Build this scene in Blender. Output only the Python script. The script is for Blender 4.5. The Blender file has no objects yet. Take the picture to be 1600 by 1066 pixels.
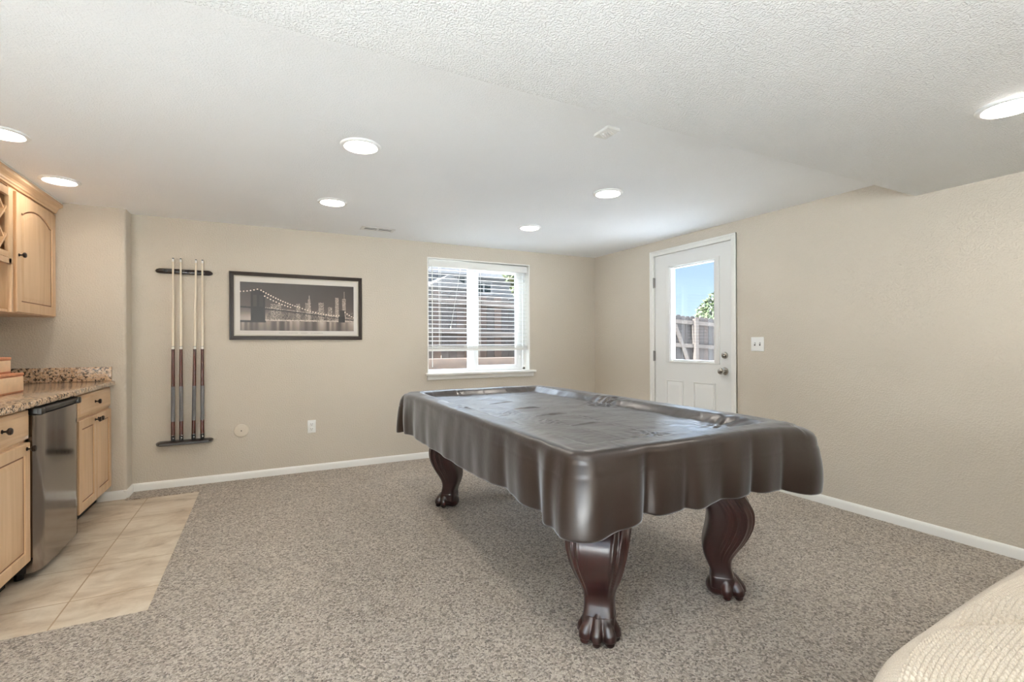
import bpy, bmesh, math, random
import numpy as np
from mathutils import Vector, Matrix, noise

random.seed(7)
rng = np.random.default_rng(7)
sc = bpy.context.scene
COL = sc.collection
PI = math.pi

# ------------------------------------------------------------------ camera
F_PX, YAW, ROLL, EYE = 755.555, 0.473568816, 0.0039736, 1.172
cam_data = bpy.data.cameras.new('camera')
cam = bpy.data.objects.new('camera', cam_data)
COL.objects.link(cam)
cam_data.sensor_width = 36.0
cam_data.sensor_fit = 'HORIZONTAL'
cam_data.lens = F_PX / 1600 * 36.0
cam_data.shift_y = 3.3828 / 1600
cam_data.clip_start = 0.02
cam_data.clip_end = 300
cam.matrix_world = (Matrix.Translation((0, 0, EYE)) @ Matrix.Rotation(-YAW, 4, 'Z')
                    @ Matrix.Rotation(PI / 2, 4, 'X') @ Matrix.Rotation(-ROLL, 4, 'Z'))
sc.camera = cam

# ------------------------------------------------------------------ view, light
sc.view_settings.view_transform = 'Standard'
sc.view_settings.look = 'None'
sc.view_settings.gamma = 1
sc.view_settings.use_curve_mapping = False
sc.view_settings.exposure = 0.37
sc.cycles.use_denoising = True
sc.cycles.max_bounces = 10
sc.cycles.diffuse_bounces = 6
sc.cycles.sample_clamp_indirect = 6.0
sc.cycles.caustics_reflective = False
sc.cycles.caustics_refractive = False

LAMP = 80.0            # radiance of a downlight lens
LAMP_COL = (1.0, 0.92, 0.82)

world = bpy.data.worlds.new('sky')
sc.world = world
world.use_nodes = True
wt = world.node_tree
wt.nodes.clear()
w_out = wt.nodes.new('ShaderNodeOutputWorld')
w_bg = wt.nodes.new('ShaderNodeBackground')
w_tc = wt.nodes.new('ShaderNodeTexCoord')
w_sep = wt.nodes.new('ShaderNodeSeparateXYZ')
w_ramp = wt.nodes.new('ShaderNodeValToRGB')
el = w_ramp.color_ramp.elements
el[0].position = 0.0; el[0].color = (0.66, 0.84, 0.98, 1)
el[1].position = 1.0; el[1].color = (8.0, 9.6, 11.8, 1)
for p_, c_ in ((0.06, (0.54, 0.74, 0.92, 1)), (0.17, (0.40, 0.60, 0.86, 1)), (0.26, (0.6, 0.9, 1.3, 1)), (0.40, (8.0, 9.6, 11.8, 1))):
    e_ = el.new(p_); e_.color = c_
wt.links.new(w_tc.outputs['Generated'], w_sep.inputs[0])
wt.links.new(w_sep.outputs['Z'], w_ramp.inputs[0])
wt.links.new(w_ramp.outputs[0], w_bg.inputs[0])
w_bg.inputs[1].default_value = 1.0
wt.links.new(w_bg.outputs[0], w_out.inputs[0])

sun_d = bpy.data.lights.new('sun', 'SUN')
sun_d.energy = 82.0
sun_d.angle = 0.01
sun_d.color = (0.91, 0.96, 1.0)
sun = bpy.data.objects.new('sun', sun_d)
sun.rotation_euler = Vector((0.68, 0.085, -0.72)).to_track_quat('-Z', 'Y').to_euler()
sun.location = (-8, -5, 12)
COL.objects.link(sun)

# ------------------------------------------------------------------ room dimensions (metres)
XR = 3.608      # right wall
YB = 4.810      # back wall
XL = -1.660     # wall behind the bar
YW = 4.644      # short wing wall at the end of the bar
XW = -0.940     # its outer corner
YF = -3.60      # wall behind the camera
ZC = 2.212      # ceiling
ZL = 2.078      # dropped ceiling
YD = 1.535      # edge of the drop
T = 0.16

def portal(loc, rot, sx, sy):
    d = bpy.data.lights.new('portal', 'AREA'); d.shape = 'RECTANGLE'; d.size = sx; d.size_y = sy
    d.cycles.is_portal = True
    o = bpy.data.objects.new('portal', d); o.location = loc; o.rotation_euler = rot; COL.objects.link(o)
portal((2.09, YB + T + 0.02, 1.46), (-PI / 2, 0, 0), 1.2, 1.2)
portal((XR + T + 0.02, 3.31, 1.46), (0, PI / 2, 0), 0.94, 0.5)
portal((XL - T - 0.02, -1.55, 1.015), (0, -PI / 2, 0), 2.03, 3.7)

# ------------------------------------------------------------------ materials
MATS = {}
def nodes(name):
    m = bpy.data.materials.new(name); m.use_nodes = True
    t = m.node_tree
    b = t.nodes['Principled BSDF']
    MATS[name] = m
    return m, t, b
def N(t, typ, **kw):
    n = t.nodes.new(typ)
    for k, v in kw.items():
        if k in n.inputs: n.inputs[k].default_value = v
        else: setattr(n, k, v)
    return n
def srgb(r, g, b):
    f = lambda c: (c / 255) / 12.92 if c / 255 <= 0.04045 else ((c / 255 + 0.055) / 1.055) ** 2.4
    return (f(r), f(g), f(b), 1)
def coords(t, scale=(1, 1, 1), loc=(0, 0, 0)):
    tc = N(t, 'ShaderNodeTexCoord'); mp = N(t, 'ShaderNodeMapping')
    mp.inputs['Scale'].default_value = scale; mp.inputs['Location'].default_value = loc
    t.links.new(tc.outputs['Object'], mp.inputs[0])
    return mp.outputs[0]
def ramp(t, src, stops):
    r = N(t, 'ShaderNodeValToRGB'); e = r.color_ramp.elements
    e[0].position, e[0].color = stops[0]; e[1].position, e[1].color = stops[-1]
    for p, c in stops[1:-1]:
        x = e.new(p); x.color = c
    t.links.new(src, r.inputs[0]); return r.outputs[0]
def bump(t, b, h, strength, dist):
    n = N(t, 'ShaderNodeBump', Strength=strength, Distance=dist)
    t.links.new(h, n.inputs['Height']); t.links.new(n.outputs[0], b.inputs['Normal']); return n
def plain(name, col, rough=0.5, metal=0.0, coat=0.0, spec=0.5, noise_scale=0, noise_amt=0.0, bump_scale=0, bump_d=0.0):
    m, t, b = nodes(name)
    b.inputs['Base Color'].default_value = col
    b.inputs['Roughness'].default_value = rough
    b.inputs['Metallic'].default_value = metal
    b.inputs['Coat Weight'].default_value = coat
    b.inputs['Coat Roughness'].default_value = 0.08
    b.inputs['Specular IOR Level'].default_value = spec
    v = coords(t)
    if noise_amt:
        n = N(t, 'ShaderNodeTexNoise', Scale=noise_scale, Detail=4.0); t.links.new(v, n.inputs['Vector'])
        lo = tuple(c * (1 - noise_amt) for c in col[:3]) + (1,); hi = tuple(min(1, c * (1 + noise_amt)) for c in col[:3]) + (1,)
        t.links.new(ramp(t, n.outputs[0], [(0.3, lo), (0.7, hi)]), b.inputs['Base Color'])
    if bump_scale:
        n = N(t, 'ShaderNodeTexNoise', Scale=bump_scale, Detail=3.0); t.links.new(v, n.inputs['Vector'])
        bump(t, b, n.outputs[0], 1.0, bump_d)
    return m
def emit(name, col, strength):
    m, t, b = nodes(name)
    b.inputs['Base Color'].default_value = (0.8, 0.8, 0.8, 1)
    b.inputs['Emission Color'].default_value = col + (1,)
    b.inputs['Emission Strength'].default_value = strength
    return m

def wall_mat(name, col, sc_=95, d=0.0022):
    m, t, b = nodes(name)
    v = coords(t)
    n = N(t, 'ShaderNodeTexNoise', Scale=sc_, Detail=2.5, Roughness=0.45); t.links.new(v, n.inputs['Vector'])
    r = ramp(t, n.outputs[0], [(0.42, (0, 0, 0, 1)), (0.62, (1, 1, 1, 1))])
    bump(t, b, r, 0.9, d)
    n2 = N(t, 'ShaderNodeTexNoise', Scale=1.2, Detail=2.0); t.links.new(v, n2.inputs['Vector'])
    lo = tuple(c * 0.97 for c in col[:3]) + (1,); hi = tuple(min(1, c * 1.03) for c in col[:3]) + (1,)
    t.links.new(ramp(t, n2.outputs[0], [(0.3, lo), (0.7, hi)]), b.inputs['Base Color'])
    b.inputs['Roughness'].default_value = 0.82
    b.inputs['Specular IOR Level'].default_value = 0.25
    return m
wall_mat('wall_paint', srgb(201, 192, 178), d=0.0012)
wall_mat('ceiling_paint', srgb(248, 250, 252), 140, 0.0009)
wall_mat('ceiling_texture', srgb(247, 249, 250), 150, 0.0024)
plain('trim_white', srgb(238, 237, 232), 0.38)
plain('door_white', srgb(232, 232, 229), 0.42)
plain('vinyl_white', srgb(242, 243, 242), 0.35)
plain('blind_white', srgb(236, 236, 232), 0.45)
plain('plate_white', srgb(235, 235, 232), 0.35)
plain('plate_beige', srgb(212, 202, 186), 0.45)
plain('slot_dark', srgb(70, 68, 66), 0.6)
plain('black_wood', srgb(34, 24, 20), 0.28, coat=0.3)
plain('black_plastic', srgb(22, 22, 23), 0.3)
plain('black_gap', srgb(24, 20, 18), 0.8)
plain('bronze', srgb(46, 36, 32), 0.32, metal=0.7)
plain('nickel', srgb(176, 172, 165), 0.24, metal=1.0)
plain('hinge_grey', srgb(150, 148, 145), 0.35, metal=0.9)
plain('chrome', srgb(225, 225, 225), 0.12, metal=1.0)
plain('cue_maple', srgb(230, 219, 200), 0.3, coat=0.4)
plain('cue_brown', srgb(74, 34, 24), 0.25, coat=0.5)
plain('cue_collar', srgb(225, 222, 214), 0.3)
plain('cue_tip', srgb(70, 84, 96), 0.8)
plain('rubber', srgb(20, 20, 20), 0.6)
plain('silver_fillet', srgb(186, 180, 168), 0.35, metal=0.6)
plain('frame_dark', srgb(40, 31, 25), 0.42)
plain('mat_board', srgb(214, 209, 202), 0.8)
plain('caption_ink', srgb(120, 112, 104), 0.8)
plain('wood_box', srgb(196, 132, 96), 0.5, noise_scale=30, noise_amt=0.15)
plain('wood_box_panel', srgb(232, 200, 164), 0.5, noise_scale=24, noise_amt=0.08)
plain('bounce_tile', srgb(228, 226, 220), 0.7)  # pale so the added floor reflects sun upward
plain('concrete', srgb(170, 165, 156), 0.9, noise_scale=6, noise_amt=0.1)
plain('pale_bounce_ground', srgb(200, 198, 194), 0.95, noise_scale=30, noise_amt=0.1)
plain('soil', srgb(150, 128, 104), 0.95, noise_scale=8, noise_amt=0.2)
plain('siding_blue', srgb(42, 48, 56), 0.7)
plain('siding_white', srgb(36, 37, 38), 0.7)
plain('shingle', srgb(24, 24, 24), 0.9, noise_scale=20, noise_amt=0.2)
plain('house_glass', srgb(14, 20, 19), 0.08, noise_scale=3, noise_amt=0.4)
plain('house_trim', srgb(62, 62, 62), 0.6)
plain('bark', srgb(92, 76, 60), 0.9, noise_scale=12, noise_amt=0.3)
emit('lens_lit', LAMP_COL, LAMP)
emit('lens_lit_bar', LAMP_COL, LAMP * 0.5)

def leaf_mat():
    m, t, b = nodes('leaf')
    g = N(t, 'ShaderNodeNewGeometry')
    t.links.new(ramp(t, g.outputs['Random Per Island'], [(0, srgb(22, 32, 12)), (0.5, srgb(42, 52, 22)), (1, srgb(62, 68, 36))]), b.inputs['Base Color'])
    b.inputs['Roughness'].default_value = 0.6
    b.inputs['Transmission Weight'].default_value = 0.0
leaf_mat()

def grip():
    m, t, b = nodes('cue_wrap')
    v = coords(t, (900, 900, 900))
    n = N(t, 'ShaderNodeTexNoise', Scale=1.0, Detail=2.0); t.links.new(v, n.inputs['Vector'])
    t.links.new(ramp(t, n.outputs[0], [(0.35, srgb(56, 56, 58)), (0.65, srgb(132, 130, 130))]), b.inputs['Base Color'])
    b.inputs['Roughness'].default_value = 0.75
grip()

def wood(name, c0, c1, c2, rough=0.36, vert=True, coat=0.25):
    m, t, b = nodes(name)
    s = (26, 26, 1.6) if vert else (26, 1.6, 26)
    v = coords(t, s)
    n = N(t, 'ShaderNodeTexNoise', Scale=1.0, Detail=6.0, Roughness=0.62, Distortion=0.5); t.links.new(v, n.inputs['Vector'])
    v2 = coords(t, (3, 3, 1.2))
    n2 = N(t, 'ShaderNodeTexNoise', Scale=1.0, Detail=2.0); t.links.new(v2, n2.inputs['Vector'])
    mx = N(t, 'ShaderNodeMix', data_type='FLOAT'); mx.inputs[0].default_value = 0.45
    t.links.new(n.outputs[0], mx.inputs[2]); t.links.new(n2.outputs[0], mx.inputs[3])
    t.links.new(ramp(t, mx.outputs[0], [(0.32, c0), (0.5, c1), (0.68, c2)]), b.inputs['Base Color'])
    b.inputs['Roughness'].default_value = rough
    b.inputs['Coat Weight'].default_value = coat
    b.inputs['Coat Roughness'].default_value = 0.25
    bump(t, b, n.outputs[0], 0.15, 0.001)
wood('maple', srgb(184, 146, 108), srgb(206, 171, 133), srgb(218, 186, 150))
wood('maple_flat', srgb(184, 146, 108), srgb(206, 171, 133), srgb(218, 186, 150), vert=False)
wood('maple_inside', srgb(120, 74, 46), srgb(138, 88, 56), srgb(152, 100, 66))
wood('mahogany', srgb(24, 9, 8), srgb(38, 13, 11), srgb(52, 18, 14), rough=0.3, coat=0.4)
def groove_brown(name='groove_brown'):
    plain(name, srgb(120, 78, 50), 0.5)
groove_brown()

def fence_mat():
    m, t, b = nodes('fence_wood')
    g = N(t, 'ShaderNodeNewGeometry')
    v = coords(t, (14, 14, 1.4))
    n = N(t, 'ShaderNodeTexNoise', Scale=1.0, Detail=6.0, Roughness=0.7); t.links.new(v, n.inputs['Vector'])
    mx = N(t, 'ShaderNodeMix', data_type='FLOAT'); mx.inputs[0].default_value = 0.45
    t.links.new(n.outputs[0], mx.inputs[2]); t.links.new(g.outputs['Random Per Island'], mx.inputs[3])
    t.links.new(ramp(t, mx.outputs[0], [(0.22, srgb(13, 10, 8)), (0.48, srgb(24, 18, 14)), (0.66, srgb(38, 25, 16)), (0.85, srgb(36, 29, 24))]), b.inputs['Base Color'])
    b.inputs['Roughness'].default_value = 0.9
    bump(t, b, n.outputs[0], 0.5, 0.01)
fence_mat()
plain('timber_tan', srgb(46, 33, 22), 0.85, noise_scale=9, noise_amt=0.2)
plain('rail_wood', srgb(40, 33, 27), 0.85, noise_scale=9, noise_amt=0.2)

def granite():
    m, t, b = nodes('granite')
    v = coords(t)
    vo = N(t, 'ShaderNodeTexVoronoi', Scale=95.0); t.links.new(v, vo.inputs['Vector'])
    no = N(t, 'ShaderNodeTexNoise', Scale=70.0, Detail=5.0, Roughness=0.7); t.links.new(v, no.inputs['Vector'])
    n3 = N(t, 'ShaderNodeTexNoise', Scale=240.0, Detail=3.0); t.links.new(v, n3.inputs['Vector'])
    base = ramp(t, vo.outputs['Color'], [(0.0, srgb(170, 134, 104)), (0.35, srgb(212, 180, 146)), (0.65, srgb(194, 168, 144)), (1.0, srgb(228, 208, 184))])
    dark = ramp(t, no.outputs[0], [(0.435, (0, 0, 0, 1)), (0.50, (1, 1, 1, 1))])
    mx = N(t, 'ShaderNodeMix', data_type='RGBA'); t.links.new(dark, mx.inputs[0])
    mx.inputs[6].default_value = srgb(46, 34, 28); t.links.new(base, mx.inputs[7])
    mx2 = N(t, 'ShaderNodeMix', data_type='RGBA')
    t.links.new(ramp(t, n3.outputs[0], [(0.6, (0, 0, 0, 1)), (0.68, (1, 1, 1, 1))]), mx2.inputs[0])
    t.links.new(mx.outputs[2], mx2.inputs[6]); mx2.inputs[7].default_value = srgb(214, 200, 180)
    t.links.new(mx2.outputs[2], b.inputs['Base Color'])
    b.inputs['Roughness'].default_value = 0.12
granite()

def tile():
    m, t, b = nodes('floor_tile')
    v = coords(t, loc=(0.80, -2.90 + 4.0, 0))
    br = N(t, 'ShaderNodeTexBrick'); br.offset = 0.0; br.squash = 1.0
    br.inputs['Scale'].default_value = 1.0; br.inputs['Mortar Size'].default_value = 0.0035
    br.inputs['Mortar Smooth'].default_value = 0.3; br.inputs['Brick Width'].default_value = 0.4; br.inputs['Row Height'].default_value = 0.4
    br.inputs['Color1'].default_value = (1, 1, 1, 1); br.inputs['Color2'].default_value = (0.86, 0.86, 0.86, 1); br.inputs['Mortar'].default_value = (0, 0, 0, 1)
    t.links.new(v, br.inputs['Vector'])
    v2 = coords(t, (1, 1.7, 1))
    n = N(t, 'ShaderNodeTexNoise', Scale=3.4, Detail=9.0, Roughness=0.66, Distortion=0.5); t.links.new(v2, n.inputs['Vector'])
    c = ramp(t, n.outputs[0], [(0.30, srgb(158, 138, 116)), (0.42, srgb(192, 174, 152)), (0.56, srgb(212, 198, 178)), (0.70, srgb(224, 213, 196))])
    mul = N(t, 'ShaderNodeMix', data_type='RGBA', blend_type='MULTIPLY'); mul.inputs[0].default_value = 0.5
    t.links.new(c, mul.inputs[6]); t.links.new(br.outputs['Color'], mul.inputs[7])
    mx = N(t, 'ShaderNodeMix', data_type='RGBA'); t.links.new(br.outputs['Fac'], mx.inputs[0])
    t.links.new(mul.outputs[2], mx.inputs[6]); mx.inputs[7].default_value = srgb(170, 146, 116)
    t.links.new(mx.outputs[2], b.inputs['Base Color'])
    b.inputs['Roughness'].default_value = 0.42
    inv = N(t, 'ShaderNodeMath', operation='MULTIPLY_ADD'); inv.inputs[1].default_value = -1.0; inv.inputs[2].default_value = 1.0
    t.links.new(br.outputs['Fac'], inv.inputs[0])
    bump(t, b, inv.outputs[0], 0.6, 0.003)
tile()

def carpet():
    m, t, b = nodes('carpet')
    v = coords(t)
    n0 = N(t, 'ShaderNodeTexNoise', Scale=120.0, Detail=2.0); t.links.new(v, n0.inputs['Vector'])
    mixv = N(t, 'ShaderNodeMix', data_type='VECTOR'); mixv.inputs[0].default_value = 0.012
    t.links.new(v, mixv.inputs[4]); t.links.new(n0.outputs['Color'], mixv.inputs[5])
    vo = N(t, 'ShaderNodeTexVoronoi', Scale=135.0); t.links.new(mixv.outputs[1], vo.inputs['Vector'])
    n1 = N(t, 'ShaderNodeTexNoise', Scale=200.0, Detail=4.0, Roughness=0.7); t.links.new(v, n1.inputs['Vector'])
    fl = N(t, 'ShaderNodeMix', data_type='FLOAT'); fl.inputs[0].default_value = 0.55
    sep = N(t, 'ShaderNodeSeparateColor'); t.links.new(vo.outputs['Color'], sep.inputs[0])
    t.links.new(sep.outputs[0], fl.inputs[2]); t.links.new(n1.outputs[0], fl.inputs[3])
    c = ramp(t, fl.outputs[0], [(0.25, srgb(114, 101, 88)), (0.42, srgb(180, 165, 148)), (0.6, srgb(216, 203, 187)), (0.8, srgb(240, 230, 217))])
    n2 = N(t, 'ShaderNodeTexNoise', Scale=3.0, Detail=3.0); t.links.new(v, n2.inputs['Vector'])
    mul = N(t, 'ShaderNodeMix', data_type='RGBA', blend_type='MULTIPLY'); mul.inputs[0].default_value = 1.0
    t.links.new(c, mul.inputs[6]); t.links.new(ramp(t, n2.outputs[0], [(0.3, (0.9, 0.9, 0.9, 1)), (0.7, (1, 1, 1, 1))]), mul.inputs[7])
    t.links.new(mul.outputs[2], b.inputs['Base Color'])
    hgt = N(t, 'ShaderNodeMath', operation='SUBTRACT'); t.links.new(n1.outputs[0], hgt.inputs[0]); t.links.new(vo.outputs['Distance'], hgt.inputs[1])
    bump(t, b, hgt.outputs[0], 0.85, 0.013)
    b.inputs['Roughness'].default_value = 0.95
    b.inputs['Specular IOR Level'].default_value = 0.1
    b.inputs['Sheen Weight'].default_value = 0.25
carpet()

def vinyl_cover():
    m, t, b = nodes('cover_vinyl')
    v = coords(t)
    n = N(t, 'ShaderNodeTexVoronoi', Scale=420.0); t.links.new(v, n.inputs['Vector'])
    n2 = N(t, 'ShaderNodeTexNoise', Scale=14.0, Detail=4.0, Roughness=0.55); t.links.new(v, n2.inputs['Vector'])
    ad = N(t, 'ShaderNodeMath', operation='MULTIPLY_ADD'); ad.inputs[1].default_value = 0.04
    t.links.new(n.outputs['Distance'], ad.inputs[0]); t.links.new(n2.outputs[0], ad.inputs[2])
    bump(t, b, ad.outputs[0], 0.35, 0.004)
    b.inputs['Base Color'].default_value = srgb(34, 24, 19)
    b.inputs['Roughness'].default_value = 0.31
    b.inputs['IOR'].default_value = 1.52
    b.inputs['Sheen Weight'].default_value = 0.45
    b.inputs['Sheen Tint'].default_value = (0.86, 0.92, 1.0, 1)
    b.inputs['Sheen Roughness'].default_value = 0.32
vinyl_cover()

def steel():
    m, t, b = nodes('stainless')
    v = coords(t, (400, 400, 3))
    n = N(t, 'ShaderNodeTexNoise', Scale=1.0, Detail=2.0); t.links.new(v, n.inputs['Vector'])
    b.inputs['Base Color'].default_value = srgb(150, 142, 136)
    b.inputs['Metallic'].default_value = 1.0
    t.links.new(ramp(t, n.outputs[0], [(0.3, (0.10,) * 3 + (1,)), (0.7, (0.18,) * 3 + (1,))]), b.inputs['Roughness'])
steel()

def knit():
    m, t, b = nodes('knit_yarn')
    v = coords(t)
    n = N(t, 'ShaderNodeTexNoise', Scale=700.0, Detail=3.0); t.links.new(v, n.inputs['Vector'])
    t.links.new(ramp(t, n.outputs[0], [(0.3, srgb(186, 171, 152)), (0.7, srgb(213, 202, 186))]), b.inputs['Base Color'])
    bump(t, b, n.outputs[0], 0.6, 0.0012)
    b.inputs['Roughness'].default_value = 0.95
    b.inputs['Specular IOR Level'].default_value = 0.1
    b.inputs['Sheen Weight'].default_value = 0.3
knit()
plain('upholstery', srgb(190, 176, 158), 0.9, bump_scale=300, bump_d=0.001)

def glass():
    m, t, b = nodes('window_glass')
    t.nodes.remove(b)
    o = t.nodes['Material Output']
    tr = N(t, 'ShaderNodeBsdfTransparent'); gl = N(t, 'ShaderNodeBsdfGlossy'); gl.inputs['Roughness'].default_value = 0.02
    lw = N(t, 'ShaderNodeLayerWeight'); pw = N(t, 'ShaderNodeMath', operation='POWER'); pw.inputs[1].default_value = 5.0
    ma = N(t, 'ShaderNodeMath', operation='MULTIPLY_ADD'); ma.inputs[1].default_value = 0.8; ma.inputs[2].default_value = 0.03; mx = N(t, 'ShaderNodeMixShader')
    t.links.new(lw.outputs['Facing'], pw.inputs[0]); t.links.new(pw.outputs[0], ma.inputs[0]); t.links.new(ma.outputs[0], mx.inputs[0]); t.links.new(tr.outputs[0], mx.inputs[1]); t.links.new(gl.outputs[0], mx.inputs[2])
    t.links.new(mx.outputs[0], o.inputs[0])
glass()
def print_mat():
    m, t, b = nodes('print')
    a = N(t, 'ShaderNodeAttribute', attribute_name='Col')
    t.links.new(a.outputs['Color'], b.inputs['Base Color']); b.inputs['Roughness'].default_value = 0.35
print_mat()

# ------------------------------------------------------------------ mesh helpers
class MB:
    def __init__(s): s.bm = bmesh.new()
    def _merge(s, b2, mi=0):
        off = len(s.bm.verts); vs = [s.bm.verts.new(v.co) for v in b2.verts]
        b2.verts.index_update()
        for f in b2.faces:
            try:
                nf = s.bm.faces.new([vs[v.index] for v in f.verts]); nf.material_index = mi
            except ValueError: pass
        b2.free(); return s
    def box(s, x0, x1, y0, y1, z0, z1, bev=0.0, seg=2, mi=0, M=None):
        b = bmesh.new()
        bmesh.ops.create_cube(b, size=1.0)
        for v in b.verts:
            v.co = Vector((x0 + (v.co.x + .5) * (x1 - x0), y0 + (v.co.y + .5) * (y1 - y0), z0 + (v.co.z + .5) * (z1 - z0)))
        if bev > 0:
            bmesh.ops.bevel(b, geom=list(b.edges), offset=bev, segments=seg, profile=0.5, affect='EDGES', clamp_overlap=True)
        if M is not None: b.transform(M)
        return s._merge(b, mi)
    def cyl(s, p0, p1, r0, r1=None, seg=20, mi=0):
        r1 = r0 if r1 is None else r1
        p0 = Vector(p0); p1 = Vector(p1); d = p1 - p0
        b = bmesh.new()
        bmesh.ops.create_cone(b, cap_ends=True, segments=seg, radius1=r0, radius2=max(r1, 1e-5), depth=d.length)
        b.transform(Matrix.Translation((p0 + p1) / 2) @ d.to_track_quat('Z', 'Y').to_matrix().to_4x4())
        return s._merge(b, mi)
    def lathe(s, prof, origin=(0, 0, 0), axis=(0, 0, 1), seg=28, mi=0):
        """prof: list of (r, h) along the axis"""
        b = bmesh.new(); rings = []
        for r, h in prof:
            if r < 1e-6: rings.append([b.verts.new((0, 0, h))])
            else: rings.append([b.verts.new((r * math.cos(a), r * math.sin(a), h)) for a in [2 * PI * i / seg for i in range(seg)]])
        for A, B in zip(rings, rings[1:]):
            for i in range(seg):
                j = (i + 1) % seg
                if len(A) == 1 and len(B) == 1: continue
                if len(A) == 1: b.faces.new([A[0], B[i], B[j]])
                elif len(B) == 1: b.faces.new([A[i], A[j], B[0]])
                else: b.faces.new([A[i], A[j], B[j], B[i]])
        if len(rings[0]) > 1: b.faces.new(rings[0][::-1])
        if len(rings[-1]) > 1: b.faces.new(rings[-1])
        q = Vector(axis).normalized().to_track_quat('Z', 'Y').to_matrix().to_4x4()
        b.transform(Matrix.Translation(origin) @ q)
        return s._merge(b, mi)
    def prism(s, pts, vec, mi=0):
        """pts: 3-D polygon; vec: extrusion"""
        b = bmesh.new(); vec = Vector(vec)
        A = [b.verts.new(p) for p in pts]; B = [b.verts.new(Vector(p) + vec) for p in pts]
        n = len(A)
        b.faces.new(A[::-1]); b.faces.new(B)
        for i in range(n): b.faces.new([A[i], A[(i + 1) % n], B[(i + 1) % n], B[i]])
        return s._merge(b, mi)
    def loft(s, rings, cap=True, mi=0):
        b = bmesh.new(); R = [[b.verts.new(p) for p in r] for r in rings]; n = len(R[0])
        for A, B in zip(R, R[1:]):
            for i in range(n): b.faces.new([A[i], A[(i + 1) % n], B[(i + 1) % n], B[i]])
        if cap: b.faces.new(R[0][::-1]); b.faces.new(R[-1])
        return s._merge(b, mi)
    def tube(s, pts, rad, seg=10, mi=0):
        pts = [Vector(p) for p in pts]; rings = []
        for i, p in enumerate(pts):
            d = (pts[min(i + 1, len(pts) - 1)] - pts[max(i - 1, 0)]).normalized()
            q = d.to_track_quat('Z', 'Y').to_matrix(); r = rad[i] if hasattr(rad, '__len__') else rad
            rings.append([p + q @ Vector((r * math.cos(a), r * math.sin(a), 0)) for a in [2 * PI * k / seg for k in range(seg)]])
        return s.loft(rings, mi=mi)
    def ell(s, c, r, M=None, mi=0, u=18, v=12):
        b = bmesh.new(); bmesh.ops.create_uvsphere(b, u_segments=u, v_segments=v, radius=1.0)
        S = Matrix.Diagonal((r[0], r[1], r[2], 1))
        b.transform(Matrix.Translation(c) @ (M or Matrix.Identity(4)) @ S)
        return s._merge(b, mi)
    def torus(s, c, axis, R, r, seg=32, k=10, mi=0):
        q = Vector(axis).to_track_quat('Z', 'Y').to_matrix(); c = Vector(c); rings = []
        b = bmesh.new()
        for i in range(seg):
            a = 2 * PI * i / seg
            rings.append([b.verts.new(c + q @ Vector(((R + r * math.cos(t)) * math.cos(a), (R + r * math.cos(t)) * math.sin(a), r * math.sin(t)))) for t in [2 * PI * j / k for j in range(k)]])
        for i in range(seg):
            A, B = rings[i], rings[(i + 1) % seg]
            for j in range(k): b.faces.new([A[j], B[j], B[(j + 1) % k], A[(j + 1) % k]])
        return s._merge(b, mi)
    def build(s, name, mats, parent=None, smooth=35, normals=True):
        if normals: bmesh.ops.recalc_face_normals(s.bm, faces=s.bm.faces)
        me = bpy.data.meshes.new(name); s.bm.to_mesh(me); s.bm.free()
        return link(name, me, mats, parent, smooth)

def link(name, me, mats, parent=None, smooth=35):
    for m in ([mats] if isinstance(mats, str) else mats): me.materials.append(MATS[m])
    if smooth:
        me.polygons.foreach_set('use_smooth', [True] * len(me.polygons))
        me.set_sharp_from_angle(angle=math.radians(smooth))
    o = bpy.data.objects.new(name, me); COL.objects.link(o)
    if parent is not None:
        o.parent = parent
        r = parent
        off = Vector((0, 0, 0))
        while r is not None: off += r.location; r = r.parent
        me.transform(Matrix.Translation(-off))
    return o
def thing(name, label, cat, loc=(0, 0, 0), group=None):
    o = bpy.data.objects.new(name, None); o.empty_display_size = 0.05; COL.objects.link(o); o.location = loc
    return tag(o, label, cat, group)
def tag(o, label=None, cat=None, group=None, kind=None):
    if label: o['label'] = label
    if cat: o['category'] = cat
    if group: o['group'] = group
    if kind: o['kind'] = kind
    return o
def struct(name, mb, mats, parent=None, smooth=35, label=None):
    o = mb.build(name, mats, parent, smooth)
    if parent is None: o['kind'] = 'structure'
    if label: o['label'] = label
    return o
def dup(src, delta=None, parent=None, **kw):
    c = src.copy(); COL.objects.link(c)
    if parent is not None: c.parent = parent
    if delta is not None: c.location = src.location + Vector(delta)
    for k, v in kw.items(): c[k] = v
    for ch in list(src.children): dup(ch, parent=c)
    return c
def from_numpy(name, V, F, mats, parent=None, smooth=60):
    me = bpy.data.meshes.new(name); me.from_pydata([tuple(v) for v in V], [], [tuple(f) for f in F]); me.update()
    return link(name, me, mats, parent, smooth)

# ------------------------------------------------------------------ room shell
WX0, WX1, WZ0, WZ1 = 1.490, 2.692, 0.857, 2.062     # window opening
DY0, DY1, DZ1 = 2.855, 3.800, 2.068                  # door rough opening (between the jambs)
b = MB()
b.box(XW, WX0, YB, YB + T, -0.1, ZC + 0.1); b.box(WX1, XR + T, YB, YB + T, -0.1, ZC + 0.1)
b.box(WX0, WX1, YB, YB + T, -0.1, WZ0); b.box(WX0, WX1, YB, YB + T, WZ1, ZC + 0.1)
struct('wall_back', b, 'wall_paint')
b = MB()
JY0, JY1, JZ = DY0 - 0.022, DY1 + 0.022, DZ1 + 0.022
b.box(XR, XR + T, YF, JY0, -0.1, ZC + 0.1); b.box(XR, XR + T, JY1, YB, -0.1, ZC + 0.1); b.box(XR, XR + T, JY0, JY1, JZ, ZC + 0.1)
struct('wall_right', b, 'wall_paint')
PY0, PY1, PZ = -3.4, 0.30, 2.03      # patio opening added in the left wall, out of view, to let sunlight in
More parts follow.
